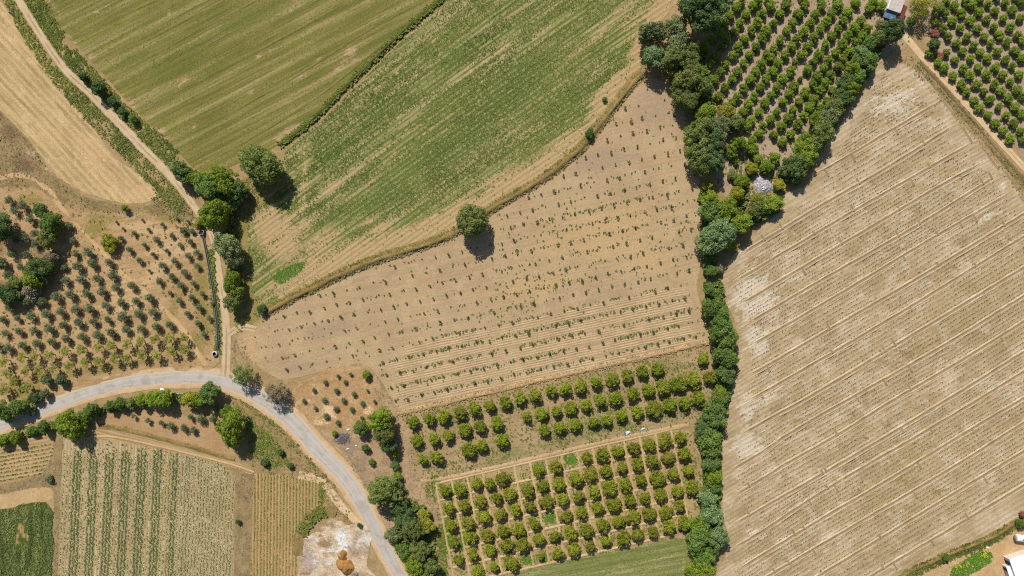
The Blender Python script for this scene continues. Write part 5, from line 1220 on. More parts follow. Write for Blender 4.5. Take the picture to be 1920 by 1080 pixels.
stuff('green_patch', Pg, RNG.uniform(0.2, 0.4, len(Pg)), W_['vivid'], 'fresh green grass patch at the west corner of the weedy field', 'grass')
# mown field: short grass
P = scatter(D_P[(D_P[:, 1] > -90)], 3.2)
P = P[P[:, 1] < 95]
uD = P[:, 0] * math.cos(R(27.5)) + P[:, 1] * math.sin(R(27.5)); vD = -P[:, 0] * math.sin(R(27.5)) + P[:, 1] * math.cos(R(27.5))
den = 0.55 - 0.8 * blob(P, D_BARE) + 1.3 * (vn(uD * 0.05, vD, 0.7, 6) - 0.5)
P = P[RNG.random(len(P)) < np.clip(den, 0, 1)]
stuff('mown_grass', P, RNG.uniform(0.12, 0.26, len(P)), leaf('mown_blade', (0.10, 0.10, 0.014), (0.24, 0.21, 0.05), 0.15, 0.0), 'short mown grass over the olive green field', 'grass', nl=4, lift=(0.1, 0.6))
# seedlings of the large bare field
pts = []
for k in range(len(_bw) - 1):
    xs = np.arange(-20 + 60, 160, 0.42)
    for r in range(1, ROWS_PER):
        f = r / ROWS_PER
        y = by_at(k, xs) * (1 - f) + by_at(k + 1, xs) * f
        pts.append(np.stack([xs + RNG.normal(0, 0.06, len(xs)), y + RNG.normal(0, 0.05, len(xs))], 1))
for k, sgn in ((0, -1),):
    xs = np.arange(80, 130, 0.36)
    for r in range(1, 30):
        y = by_at(0, xs) + r * 0.95
        pts.append(np.stack([xs, y + RNG.normal(0, 0.05, len(xs))], 1))
SP = np.vstack(pts)
from_edge = SP[inside(SP, K_P)]
SP = from_edge
pol = K_P
keepm = np.ones(len(SP), bool)
for i in range(0, len(SP), 3000):
    dd = np.hypot(SP[i:i + 3000, None, 0] - pol[None, :, 0], SP[i:i + 3000, None, 1] - pol[None, :, 1]).min(1)
    keepm[i:i + 3000] = dd > 4.0 + 1.5 * (SP[i:i + 3000, 1] < -60)
SP = SP[keepm]
den = 0.74 + 1.5 * (fbm(SP[:, 0], SP[:, 1], 8, 3) - 0.5) + 0.8 * (vn(SP[:, 0], SP[:, 1], 1.6, 8) - 0.5) + 0.2 * blob(SP, K_OLIVE) - 0.3 * blob(SP, K_PALE)
SP = SP[RNG.random(len(SP)) < np.clip(den, 0.05, 0.93)]
stuff('seedlings', SP, RNG.uniform(0.16, 0.29, len(SP)), W_['seedling'], 'tiny dark seedlings in dotted lines across the large bare field', 'seedlings', nl=4, z=0.05, lift=(0.2, 0.9))
# weeds among the saplings
P = scatter(F_P, 3.0)
uF = P[:, 0] * math.cos(R(12.2)) + P[:, 1] * math.sin(R(12.2)); vF = -P[:, 0] * math.sin(R(12.2)) + P[:, 1] * math.cos(R(12.2))
v0 = -SP00[0]
w0 = W([tuple(SP00)])[0]
vr = -w0[0] * math.sin(R(12.2)) + w0[1] * math.cos(R(12.2))
ph = np.abs(((vF - vr) / (24.7 * MPX)) - np.round((vF - vr) / (24.7 * MPX))) * 24.7 * MPX
wd = blob(P, [(1120, 440, 200, 90, 10), (1200, 480, 90, 60), (930, 600, 130, 35, 12), (1030, 530, 130, 30, 12)])
wr = blob(P, [(1100, 640, 240, 60, 13), (900, 680, 180, 60, 13)])
den = 0.01 + 0.10 * wd * (fbm(P[:, 0], P[:, 1], 3, 4) > 0.45) + np.where(ph < 0.5, 0.10 + 0.35 * wd + 1.6 * wr, 0.0) * (fbm(P[:, 0], P[:, 1], 6, 7) > 0.36)
P2 = P[RNG.random(len(P)) < np.clip(den, 0, 1)]
stuff('row_weeds', P2, RNG.uniform(0.18, 0.48, len(P2)), W_['crop'], 'scattered green weeds along the sapling rows', nl=5)
P = np.vstack([scatter(F_P, 3.5, lambda q: np.clip(0.12 + 0.75 * blob(q, [(1130, 450, 200, 100, 15), (1000, 540, 160, 50, 12), (1230, 490, 80, 60)]), 0, 1)), scatter(E_P, 2.0, lambda q: np.clip(0.08 + 0.8 * blob(q, E_SOIL), 0, 1)), scatter(N_P, 1.2), scatter(W(C_POLY), 1.6)])
P = P[fbm(P[:, 0], P[:, 1], 2.5, 10) > 0.42]
stuff('straw', P, RNG.uniform(0.12, 0.34, len(P)), leaf('straw_blade', (0.30, 0.23, 0.12), (0.62, 0.50, 0.30), 0.1, 0.0), 'pale dry straw and stalks lying on the sandy fields', 'straw', nl=3, wid=0.16, lift=(0.0, 0.35))
# striped field crop
P = []
ys = np.arange(-81 - 12, -41, 0.24)
vcol = np.arange(uv_p(W([(112, 960)]))[1][0] - 1, uv_p(W([(445, 960)]))[1][0] + 1, 0.9)
bands = [(141, 8), (171, 8), (201, 8.5), (231, 8.5), (261, 8), (292, 7.5), (322, 6), (350, 5)]
for c, v in enumerate(vcol):
    x = v + (ys + 41) * 0.045
    px = v / MPX + 960 - 7
    g = max([min(1.0, max(0.0, (b[1] * 1.35 - abs(px - b[0])) / (b[1] * 0.5))) for b in bands] + [0])
    dens_c = (0.5 + 0.75 * g if px < 336 else 0.75 + 0.25 * g)
    P.append(np.column_stack([x + RNG.normal(0, 0.10 + 0.05 * min(g, 1), len(ys)), ys, np.full(len(ys), dens_c)]))
P = np.vstack(P)
P = P[inside(P[:, :2], P_P)]
dn = P[:, 2] * (0.55 + 0.9 * fbm(P[:, 0], P[:, 1], 4, 5)) * np.clip((-44.5 - P[:, 1]) / 5 + 0.15 * 1, 0.12, 1)
P = P[RNG.random(len(P)) < np.clip(dn, 0, 0.97)]
szs = RNG.uniform(0.8, 1.3, len(P)) * np.where((P[:, 2] > 0.85) & (P[:, 0] < -93), 0.33, 0.23)
P = P[:, :2]
stuff('striped_crop', P, szs, W_['crop'], 'green crop plants standing in vertical bands on the striped field', 'crop', nl=5)
# small row field, dense field, reddish rows
P = []
a = R(10)
for v in np.arange(-90, -20, 1.1):
    u = np.arange(-190, -100, 0.3)
    P.append(np.stack([u * math.cos(a) - v * math.sin(a), u * math.sin(a) + v * math.cos(a)], 1) + RNG.normal(0, 0.09, (len(u), 2)))
P = np.vstack(P); P = P[inside(P, Q_P)]
P = P[RNG.random(len(P)) < np.clip(0.25 + 0.9 * fbm(P[:, 0], P[:, 1], 5, 3), 0, 0.9)]
stuff('row_crop', P, RNG.uniform(0.2, 0.36, len(P)), W_['crop'], 'thin green crop rows in the small field at the left edge', 'crop')
P = scatter(R_P, 10.0, lambda q: np.clip(0.3 + 1.1 * fbm(q[:, 0] * 1.6, q[:, 1] * 0.3, 2.0, 5) - 1.8 * blob(q, R_BARE) - 0.5 * blob(q, [(78, 1040, 4, 70), (50, 950, 60, 7, 10)]), 0, 1))
stuff('dense_crop', P, RNG.uniform(0.2, 0.5, len(P)), leaf('dense_crop_leaf', (0.08, 0.11, 0.024), (0.24, 0.26, 0.075), 0.25, 0.0), 'dense dark green crop in the lower left corner', 'crop', tint=np.clip(0.5 + 2.2 * (fbm(P[:, 0] * 2, P[:, 1] * 0.35, 2.2, 7) - 0.5), 0, 1))
P = []
for v in np.arange(W([(465, 1000)])[0, 0], W([(608, 1000)])[0, 0], 0.9):
    ys = np.arange(-95, -50, 0.28)
    P.append(np.stack([v + ys * 0.01 + 0.8 + RNG.normal(0, 0.06, len(ys)), ys], 1))
P = np.vstack(P); P = P[inside(P, T_P)]
P = P[RNG.random(len(P)) < np.clip(0.4 + 0.95 * fbm(P[:, 0], P[:, 1], 6, 5), 0, 0.95)]
stuff('reddish_field_crop', P, RNG.uniform(0.16, 0.32, len(P)), W_['green'], 'olive green crop in narrow rows on the reddish field', 'crop')
P = scatter(VG_P, 14)
stuff('vegetable_plants', P, RNG.uniform(0.25, 0.5, len(P)), W_['vivid'], 'bright green plants filling the vegetable bed', 'crop')
P = np.vstack([np.array([at(x, y)]) + RNG.normal(0, 0.5, (14, 2)) for x, y in ((1845, 1040), (1841, 1037), (1812, 1054), (1795, 1060), (1802, 1058), (1788, 1063), (1848, 1034))])
stuff('yellow_flowers', P, RNG.uniform(0.14, 0.24, len(P)), W_['flower'], 'small yellow flowers among the vegetable plants', 'flowers', z=0.35, lift=(0.0, 0.4))
P = scatter(BG_P, 5)
stuff('verge_grass', P, RNG.uniform(0.12, 0.26, len(P)), W_['green'], 'short grass on the mown corner below the lower orchard', 'grass', nl=4, lift=(0.1, 0.6))
Pb = np.vstack([np.array([at(b[0], b[1])]) + RNG.normal(0, 1, (int(b[2] * b[3] * 0.6), 2)) * np.array((b[2], b[3])) * MPX * 0.5 for b in OB_GREEN])
stuff('basin_grass', Pb, RNG.uniform(0.2, 0.45, len(Pb)), W_['vivid'], 'bright green grass in the watering basins without trees', 'grass')

# track verges
V1 = [(-15, -60), (20, -10), (45, 45), (70, 85), (92, 120), (115, 150), (140, 178), (170, 208), (200, 240), (225, 265), (250, 290), (285, 325), (320, 365), (345, 395)]
V2 = [(20, -60), (60, -10), (80, 40), (100, 75), (125, 105), (150, 130), (185, 165), (220, 205), (255, 238), (290, 268), (325, 300)]
P = np.vstack([near_line(V1, 2.2, 8.0), near_line(V2, 2.8, 9.0), near_line([(60, -10), (85, 40), (115, 85), (140, 118)], 2.8, 5.0)])
TRW = resample(smooth(W(TRACK), 2), 1.0)


def off_track(P, line, d):
    k = np.ones(len(P), bool)
    for i in range(0, len(P), 3000):
        k[i:i + 3000] = np.hypot(P[i:i + 3000, None, 0] - line[None, :, 0], P[i:i + 3000, None, 1] - line[None, :, 1]).min(1) > d
    return P[k]


ROW_ = resample(smooth(W(ROAD), 2), 1.0)
P = off_track(P, TRW, 1.35)
P = P[fbm(P[:, 0], P[:, 1], 5, 6) > 0.36]
stuff('track_weeds', P, RNG.uniform(0.2, 0.6, len(P)), W_['fresh'], 'tall green weeds on both sides of the dirt track', nl=7, wid=0.2, tint=np.clip(1.6 * (fbm(P[:, 0], P[:, 1], 4, 11) - 0.2), 0, 1))
P = np.vstack([near_line([(x + 6, y) for x, y in V1[6:]], 3.5, 2.6), near_line([(300, 360), (340, 400), (370, 440)], 3.5, 2.5), near_line([(290, 290), (320, 300), (345, 320)], 2.0, 2.0)])
P = off_track(P, TRW, 1.35)
stuff('track_grass', P, RNG.uniform(0.25, 0.55, len(P)), W_['olive'], 'olive grass on the lower verge of the dirt track', 'grass', nl=6)
# the flume's hedge
P = near_line([(396, 470), (398, 520), (404, 570), (409, 620), (410, 665)], 0.9, 7)
stuff('flume_weeds', P, RNG.uniform(0.3, 0.7, len(P)), W_['fresh'], 'green weeds growing between the irrigation flume and the track', nl=6)
# bank grasses
P = near_line([(x, y - 6) for x, y in BANK_E], 1.2, 5)
stuff('bank_grass', P, RNG.uniform(0.25, 0.55, len(P)), W_['olive'], 'dry olive grass on the curving earth bank', 'grass', z=0.4, nl=8, wid=0.14, tint=np.clip(2.0 * (fbm(P[:, 0], P[:, 1], 4, 11) - 0.25), 0, 1))
P = near_line([(x + 1, y + 1.5) for x, y in BANK_E], 0.5, 5)
stuff('bank_foot_weeds', P, RNG.uniform(0.2, 0.45, len(P)), W_['brown'], 'brown dry weeds at the foot of the curving bank', z=0.15, nl=6)
P = near_line([(x - 2, y - 2) for x, y in D_DITCH], 0.8, 7)
stuff('ditch_weeds', P, RNG.uniform(0.3, 0.65, len(P)), W_['green'], 'green weeds along the ditch between mown and weedy field', z=0.35, nl=6)
P = near_line([(x, y - 3) for x, y in FH], 0.8, 4)
stuff('dry_bank_grass', P, RNG.uniform(0.2, 0.4, len(P)), W_['dry'], 'dry straw coloured grass on the low orange bank', 'grass', z=0.25, nl=6)
P = near_line([(x + 1, y + 6) for x, y in FH], 1.1, 1.6)
stuff('orchard_edge_weeds', P, RNG.uniform(0.2, 0.45, len(P)), W_['olive'], 'olive weeds under the low bank at the middle orchard edge', nl=6)
P = np.vstack([near_line(NE_D, 1.1, 3.5), near_line([(x - 12, y + 6) for x, y in NE_D], 1.2, 1.2), near_line([(1700, 108), (1722, 128), (1742, 152)], 1.4, 2)])
stuff('ditch_side_weeds', P, RNG.uniform(0.15, 0.4, len(P)), W_['olive'], 'olive weeds along the ditch beside the sandy track', z=0.15, nl=8, wid=0.16)
P = near_line(SE_B, 1.3, 9)
stuff('field_edge_weeds', P, RNG.uniform(0.2, 0.6, len(P)), leaf('edge_weed_blade', (0.09, 0.11, 0.015), (0.33, 0.29, 0.08), 0.25, 0.0), 'yellow-green weeds on the bank at the lower field edge', z=0.25, nl=8, wid=0.14, tint=np.clip(2.2 * (fbm(P[:, 0], P[:, 1], 3, 11) - 0.28), 0, 1))
P = near_line([(x + 1, y + 5) for x, y in SE_B[1:9]], 0.9, 5)
stuff('bank_side_weeds', P, RNG.uniform(0.3, 0.6, len(P)), W_['green'], 'green weeds on the yard side of the lower bank', nl=6)
P = near_line([(566, 1000), (578, 976), (592, 962), (612, 956)], 1.6, 7)
stuff('pit_bank_weeds', P, RNG.uniform(0.25, 0.5, len(P)), W_['green'], 'green weeds on the curved bank of the sand pit', z=0.5, nl=6)
# scrub tufts
P = np.vstack([scatter(W(Y_POLY), 1.6), scatter(W(AA_POLY), 1.5), scatter(W(QB_POLY), 2.2), scatter(W(S_POLY), 1.6), scatter(W(Z_POLY), 1.5), near_line([(435, 640), (450, 680), (470, 690)], 3, 2)])
P = P[fbm(P[:, 0], P[:, 1], 5, 9) > 0.4]
P = off_track(off_track(P, ROW_, 3.0), TRW, 1.4)
stuff('dry_scrub', P, RNG.uniform(0.2, 0.55, len(P)), W_['brown'], 'low brown dry scrub on the rough ground', 'scrub', nl=8, wid=0.12, lift=(0.1, 0.8), tint=np.clip(0.3 + 1.2 * (fbm(P[:, 0], P[:, 1], 6, 11) - 0.3), 0, 1))
P = np.vstack([scatter(W(X_POLY), 3.0), scatter(W(AA_POLY), 0.7), scatter(W(Z_POLY), 1.0), scatter(N_P, 0.35), scatter(OM_P, 0.5)])
P = P[fbm(P[:, 0], P[:, 1], 7, 2) > 0.42]
P = off_track(off_track(P, ROW_, 3.0), TRW, 1.4)
stuff('dry_grass', P, RNG.uniform(0.2, 0.5, len(P)), W_['olive'], 'dry olive grass tufts on the rough corners', 'grass', nl=6)
P = np.vstack([scatter(W([(460, 790), (490, 800), (530, 840), (545, 870), (500, 880), (470, 850)]), 5), near_line([(822, 985), (828, 1030), (832, 1080)], 1.1, 7), near_line([(602, 905), (605, 925), (601, 950)], 0.7, 7),
               near_line([(425, 735), (470, 755), (530, 810), (580, 860), (620, 905)], 1.0, 1.6), scatter(W([(798, 895), (820, 890), (830, 910), (815, 940), (800, 930)]), 4)])
P = off_track(P, ROW_, 3.2)
stuff('verge_weeds', P, RNG.uniform(0.25, 0.55, len(P)), W_['fresh'], 'fresh green weeds on the verge corner and orchard edge', nl=6)
hedge_px = [(1335, 530), (1345, 580), (1358, 630), (1362, 690), (1352, 740), (1340, 790), (1330, 850), (1336, 910), (1330, 960), (1320, 1010), (1315, 1075)]
P = np.vstack([near_line(hedge_px, 2.3, 8), near_line([(1322, 360), (1330, 420), (1328, 480), (1334, 520)], 2.0, 5), near_line([(1300, 100), (1320, 200), (1330, 300)], 3.0, 3), near_line([(1640, 80), (1600, 150), (1560, 210), (1500, 305), (1478, 340)], 2.6, 8), near_line([(1455, 385), (1420, 400), (1380, 430)], 2.0, 6), near_line([(1390, 335), (1390, 385), (1350, 400)], 1.8, 4),
               near_line([(345, 325), (400, 345), (440, 360)], 2.0, 4), near_line([(430, 400), (438, 470), (442, 560)], 1.6, 3), near_line([(20, 780), (70, 760), (140, 738), (220, 714), (300, 702)], 0.9, 3), near_line([(0, 822), (80, 803), (160, 776), (240, 757), (320, 745), (400, 745)], 1.2, 2.2),
               scatter(W([(755, 930), (800, 950), (815, 1000), (820, 1080), (770, 1080), (745, 1010), (735, 960)]), 3)])
P = off_track(off_track(P, ROW_, 3.0), TRW, 1.4)
stuff('undergrowth', P, RNG.uniform(0.35, 0.95, len(P)), leaf('undergrowth_leaf', (0.08, 0.125, 0.02), (0.23, 0.27, 0.06), 0.3, 0.0), 'leafy undergrowth at the foot of hedges and tree belts', 'undergrowth', nl=8, z=0.03 + 1.3 * RNG.random(len(P)) ** 1.7)
P = near_line([(x, y) for x, y in hedge_px], 2.6, 1.8)
stuff('hedge_foot_grass', P, RNG.uniform(0.25, 0.5, len(P)), W_['brown'], 'brown grass at the foot of the leafy hedge', 'grass', nl=6)
# orchard weeds
P = np.vstack([scatter(W(OT_POLY), 0.9), scatter(W([(1370, 290), (1450, 290), (1480, 340), (1440, 390), (1390, 400), (1360, 350)]), 5), scatter(OM_P, 1.4), scatter(OM_P, 2.2, lambda q: np.clip(blob(q, [(1150, 800, 170, 26, 12), (960, 850, 110, 16, 12), (1240, 690, 70, 18, 12), (1130, 770, 120, 30, 12)]) * 0.9, 0, 1)), scatter(OB_P, 3.0)])
P = P[fbm(P[:, 0], P[:, 1], 3.5, 12) > 0.42]
stuff('orchard_weeds', P, RNG.uniform(0.15, 0.42, len(P)), W_['green'], 'green weeds scattered over the floors of the orchards', nl=6)

# ------------------------------------------------------------------ built things
def box(bm, x0, y0, z0, x1, y1, z1):
    v = [bm.verts.new(p) for p in ((x0, y0, z0), (x1, y0, z0), (x1, y1, z0), (x0, y1, z0), (x0, y0, z1), (x1, y0, z1), (x1, y1, z1), (x0, y1, z1))]
    for f in ((3, 2, 1, 0), (4, 5, 6, 7), (0, 1, 5, 4), (1, 2, 6, 5), (2, 3, 7, 6), (3, 0, 4, 7)):
        bm.faces.new([v[i] for i in f])


def bm_obj(name, bm, mat, parent=None, bev=0.0, loc=None, rz=0.0):
    if bev:
        bmesh.ops.bevel(bm, geom=bm.edges[:], offset=bev, segments=2, affect='EDGES', profile=0.5)
    bmesh.ops.recalc_face_normals(bm, faces=bm.faces[:])
    me = bpy.data.meshes.new(name); bm.to_mesh(me); bm.free()
    me.update()
    o = link(name, me, mat, parent, loc)
    o.rotation_euler = (0, 0, rz)
    return o


def part(name, parent, mat, boxes, bev=0.0):
    bm = bmesh.new()
    for b in boxes:
        box(bm, *b)
    return bm_obj(name, bm, mat, parent, bev)


def empty(name, loc, rz, label, cat, group=None):
    o = bpy.data.objects.new(name, None); COL.objects.link(o)
    o.location = loc; o.rotation_euler = (0, 0, rz)
    return tag(o, label, cat, group)


plaster = plain('pale_plaster', (0.62, 0.56, 0.48), 0.9, 0.3, 1.5)
roofc = plain('weathered_concrete', (0.52, 0.45, 0.39), 0.95, 0.45, 1.2, (0.34, 0.29, 0.25))
white = plain('white_sheet', (0.80, 0.80, 0.80), 0.5, 0.1, 0.6, (0.70, 0.71, 0.72))
darkb = plain('dark_blue_paint', (0.035, 0.05, 0.10), 0.6, 0.3, 2.0)
bluem = plain('blue_grey_sheet', (0.16, 0.25, 0.33), 0.55, 0.4, 1.5, (0.08, 0.12, 0.17))
tilem = plain('red_tile', (0.36, 0.15, 0.10), 0.85, 0.4, 3.0, (0.22, 0.10, 0.07))
glass = plain('dark_glass', (0.02, 0.025, 0.03), 0.15, 0.1)
wood = plain('old_wood', (0.18, 0.11, 0.07), 0.85, 0.3, 4.0)

# house at the upper orchard; local x along its front, local y to the back
ZR = 3.1
pA = Vector(at(1664, 16, ZR)); pB = Vector(at(1687, 24, ZR)); pC = Vector(at(1704, 3, ZR))
hx = (pB - pA); wl = hx.length; ang = math.atan2(hx.y, hx.x); dl = (pC - pB).length
house = empty('house', (pA.x, pA.y, 0), ang, 'small house with flat concrete roof beside the upper orchard', 'house')
part('wall', house, plaster, [(0, 0, -0.1, wl, dl, ZR - 0.2)])
part('roof', house, roofc, [(-0.15, -0.15, ZR - 0.2, wl + 0.15, dl + 0.15, ZR)])
pr = part('parapet', house, white, [(-0.2, -0.15, ZR, 0.08, dl + 0.15, ZR + 0.35), (-0.2, dl + 0.0, ZR + 0.002, wl + 0.2, dl + 0.22, ZR + 0.352)], 0.03)
part('parapet', house, roofc, [(0.08, -0.16, ZR, wl + 0.15, 0.05, ZR + 0.18), (wl, 0.05, ZR, wl + 0.18, dl, ZR + 0.182)], 0.03)
dr = part('door', house, wood, [(wl * 0.42, -0.06, 0.0, wl * 0.42 + 0.9, 0.02, 2.0)], 0.01)
part('handle', dr, plain('handle_metal', (0.5, 0.5, 0.5), 0.3, 0.1, metal=1.0), [(wl * 0.42 + 0.75, -0.12, 0.95, wl * 0.42 + 0.8, -0.06, 1.1)])
for wx in (wl * 0.12, wl * 0.74):
    wi = part('window', house, plaster, [(wx - 0.08, -0.07, 0.85, wx + 0.78, -0.02, 0.93), (wx - 0.08, -0.07, 1.85, wx + 0.78, -0.02, 1.93), (wx - 0.08, -0.068, 0.93, wx, -0.02, 1.85), (wx + 0.7, -0.068, 0.93, wx + 0.78, -0.02, 1.85)])
    part('pane', wi, glass, [(wx, -0.045, 0.93, wx + 0.7, -0.015, 1.85)])
aw = part('awning', house, bluem, [])
bm = bmesh.new()
nst = 14
for k in range(nst):
    x0 = -0.1 + (wl * 0.92) * k / nst; x1 = -0.1 + (wl * 0.92) * (k + 0.96) / nst
    zt = 2.65 + 0.02 * (k % 2)
    vs = [bm.verts.new(p) for p in ((x0, -2.0, zt - 0.5), (x1, -2.0, zt - 0.5), (x1, -0.02, zt), (x0, -0.02, zt), (x0, -2.0, zt - 0.55), (x1, -2.0, zt - 0.55), (x1, -0.02, zt - 0.05), (x0, -0.02, zt - 0.05))]
    for f in ((0, 1, 2, 3), (7, 6, 5, 4), (0, 4, 5, 1), (1, 5, 6, 2), (2, 6, 7, 3), (3, 7, 4, 0)):
        bm.faces.new([vs[i] for i in f])
bpy.data.objects.remove(aw)
bm_obj('awning', bm, bluem, house)
for wx in (0.05, wl * 0.45, wl * 0.8):
    part('post', house, wood, [(wx, -1.95, -0.05, wx + 0.1, -1.85, 2.12)])
# tiled side roof with its own tiles
sr = part('side_roof', house, tilem, [])
bpy.data.objects.remove(sr)
bm = bmesh.new()
vs = [bm.verts.new(p) for p in ((wl + 0.19, -0.9, 2.5), (wl + 1.9, -0.9, 2.0), (wl + 1.9, dl * 0.75, 2.0), (wl + 0.19, dl * 0.75, 2.5), (wl + 0.19, -0.9, 2.42), (wl + 1.9, -0.9, 1.92), (wl + 1.9, dl * 0.75, 1.92), (wl + 0.19, dl * 0.75, 2.42))]
for f in ((0, 1, 2, 3), (7, 6, 5, 4), (0, 4, 5, 1), (1, 5, 6, 2), (2, 6, 7, 3), (3, 7, 4, 0)):
    bm.faces.new([vs[i] for i in f])
sr = bm_obj('side_roof', bm, tilem, house)
nr_ = int((dl * 0.75 + 0.9) / 0.24)
tv, tf = [], []
for k in range(nr_):
    y = -0.8 + k * 0.24
    v, f = tube([(wl + 0.2, y, 2.51), (wl + 1.92, y, 2.01)], [0.09, 0.09], 6)
    o_ = link('tile_row', mesh_np('tile_row', v, f, None, True), tilem, sr)
part('side_wall', house, plaster, [(wl + 0.22, -0.75, -0.1, wl + 1.75, dl * 0.7, 1.9)])

# white sheds in the lower right corner
def shed(name, px, zr, label, mat_wall, slope=0.25):
    c = [Vector(at(x, y, zr)) for x, y in px]
    hx = c[1] - c[0]; L = hx.length; D = (c[3] - c[0]).length; ang = math.atan2(hx.y, hx.x)
    sgn = 1 if hx.cross(c[3] - c[0]) > 0 else -1
    o = empty(name, (c[0].x, c[0].y, 0), ang, label, 'shed')
    y0, y1 = (0, D) if sgn > 0 else (-D, 0)
    part('wall', o, mat_wall, [(0.15, y0 + 0.15, -0.1, L - 0.15, y1 - 0.15, zr - 0.3)])
    bm = bmesh.new()
    n = max(4, int(L / 0.9))
    for k in range(n):
        xa, xb = L * k / n, L * (k + 0.985) / n
        z0 = zr - 0.02 * (k % 2)
        vs = [bm.verts.new(p) for p in ((xa, y0 - 0.1, z0), (xb, y0 - 0.1, z0), (xb, y1 + 0.1, z0 - slope), (xa, y1 + 0.1, z0 - slope), (xa, y0 - 0.1, z0 - 0.06), (xb, y0 - 0.1, z0 - 0.06), (xb, y1 + 0.1, z0 - slope - 0.06), (xa, y1 + 0.1, z0 - slope - 0.06))]
        for f in ((0, 1, 2, 3), (7, 6, 5, 4), (0, 4, 5, 1), (1, 5, 6, 2), (2, 6, 7, 3), (3, 7, 4, 0)):
            bm.faces.new([vs[i] for i in f])
    bm_obj('roof', bm, white, o)
    return o, L, D, sgn


s1, L1, D1, g1 = shed('shed', [(1894, 1050), (1960, 1028), (1985, 1090), (1916, 1112)], 3.0, 'large white-roofed shed at the lower right corner', plaster)
part('door', s1, darkb, [(0.10, -min(D1, 3.2), 0.0, 0.14, -1.0, 2.1)] if g1 < 0 else [(0.10, 1.0, 0.0, 0.14, 3.0, 2.1)])
s2, L2, D2, g2 = shed('shed', [(1888, 1064), (1901, 1060), (1911, 1084), (1899, 1092)], 2.2, 'small white lean-to against the side of the large white shed', plaster)
part('door', s2, darkb, [(0.10, -1.6, 0.0, 0.14, -0.6, 1.8)] if g2 < 0 else [(0.10, 0.6, 0.0, 0.14, 1.6, 1.8)])

# water tank lying on a cradle
tx, ty = at(1914, 1009, 1.1)
tank = empty('water_tank', (tx, ty, 0), R(-8), 'white water tank with grey end lying in the yard', 'tank')
prof = [(-1.5, 0.02), (-1.48, 0.5), (-1.38, 0.82), (-1.2, 0.95), (-0.6, 0.97), (0.0, 0.95), (0.6, 0.97), (1.2, 0.95), (1.38, 0.82), (1.48, 0.5), (1.5, 0.02)]
v, f = tube([(p[0], 0, 1.15) for p in prof], [p[1] for p in prof], 20)
link('body', mesh_np('body', v, f, None, True), white, tank)
v, f = tube([(-1.54, 0, 1.15), (-1.5, 0, 1.15), (-1.46, 0, 1.15)], [0.02, 0.72, 0.74], 20)
link('end_cap', mesh_np('end_cap', v, f, None, True), plain('grey_plastic', (0.42, 0.38, 0.35), 0.6, 0.3), tank)
v, f = tube([(0, 0, 2.05), (0, 0, 2.22), (0, 0, 2.24)], [0.25, 0.25, 0.02], 14)
link('lid', mesh_np('lid', v, f, None, True), plain('grey_lid', (0.35, 0.35, 0.36), 0.6, 0.3), tank)
for x in (-0.8, 0.8):
    part('cradle', tank, wood, [(x - 0.1, -0.8, 0.0, x + 0.1, 0.8, 0.35)])

# irrigation flume with end box and well ring
FL = [(381, 440), (385, 458), (391, 490), (396, 515), (401, 545), (405, 580), (409, 612), (410, 635), (408, 655)]
flume = empty('irrigation_flume', (*at(396, 515), 0), 0, 'long dark irrigation flume beside the dirt track', 'flume')
conc = plain('grey_concrete', (0.20, 0.20, 0.19), 0.9, 0.4, 3.0)
fdark = plain('dark_channel', (0.035, 0.04, 0.035), 0.4, 0.3, 3.0)
fo = strip('channel', FL, (-0.30, -0.27, -0.22, 0.0, 0.22, 0.27, 0.30), (0.35, 0.62, 0.62, 0.36, 0.62, 0.62, 0.35), conc, 0.0, 0.8, sm=2)
fi = strip('channel_water', FL, (-0.21, 0.0, 0.21), (0.585, 0.58, 0.585), fdark, 0.0, 0.8, sm=2)
for o in (fo, fi):
    o.parent = flume; o.location = (-flume.location.x, -flume.location.y, 0)
for x, y in resample(np.array(FL, float), 20):
    wx, wy = at(x, y)
    fx, fy = wx - flume.location.x, wy - flume.location.y
    part('support', flume, conc, [(fx - 0.22, fy - 0.12, -0.05, fx + 0.22, fy + 0.12, 0.4)])
hb = empty('concrete_box', (*at(380, 436), 0), R(-10), 'grey concrete box at the top end of the flume', 'box')
part('wall', hb, conc, [(-0.7, -0.7, -0.05, -0.52, 0.7, 1.0), (0.52, -0.7, -0.05, 0.7, 0.7, 1.002), (-0.52, 0.52, -0.05, 0.52, 0.7, 0.998), (-0.52, -0.7, -0.05, 0.52, -0.52, 0.998)])
part('water', hb, fdark, [(-0.52, -0.52, 0.0, 0.52, 0.52, 0.6)])
well = empty('well_ring', (*at(404, 663), 0), 0, 'round white concrete well ring at the lower end of the flume', 'well')
v, f = tube([(0, 0, -0.05), (0, 0, 0.75), (0, 0, 0.8), (0, 0, 0.8), (0, 0, 0.76), (0, 0, 0.1)], [0.72, 0.72, 0.69, 0.50, 0.47, 0.47], 24)
link('ring', mesh_np('ring', v, f, None, True), plain('white_concrete', (0.62, 0.60, 0.57), 0.9, 0.3, 3.0), well)
v, f = tube([(0, 0, 0.2), (0, 0, 0.205)], [0.47, 0.01], 20)
link('water', mesh_np('water', v, f, None, True), fdark, well)


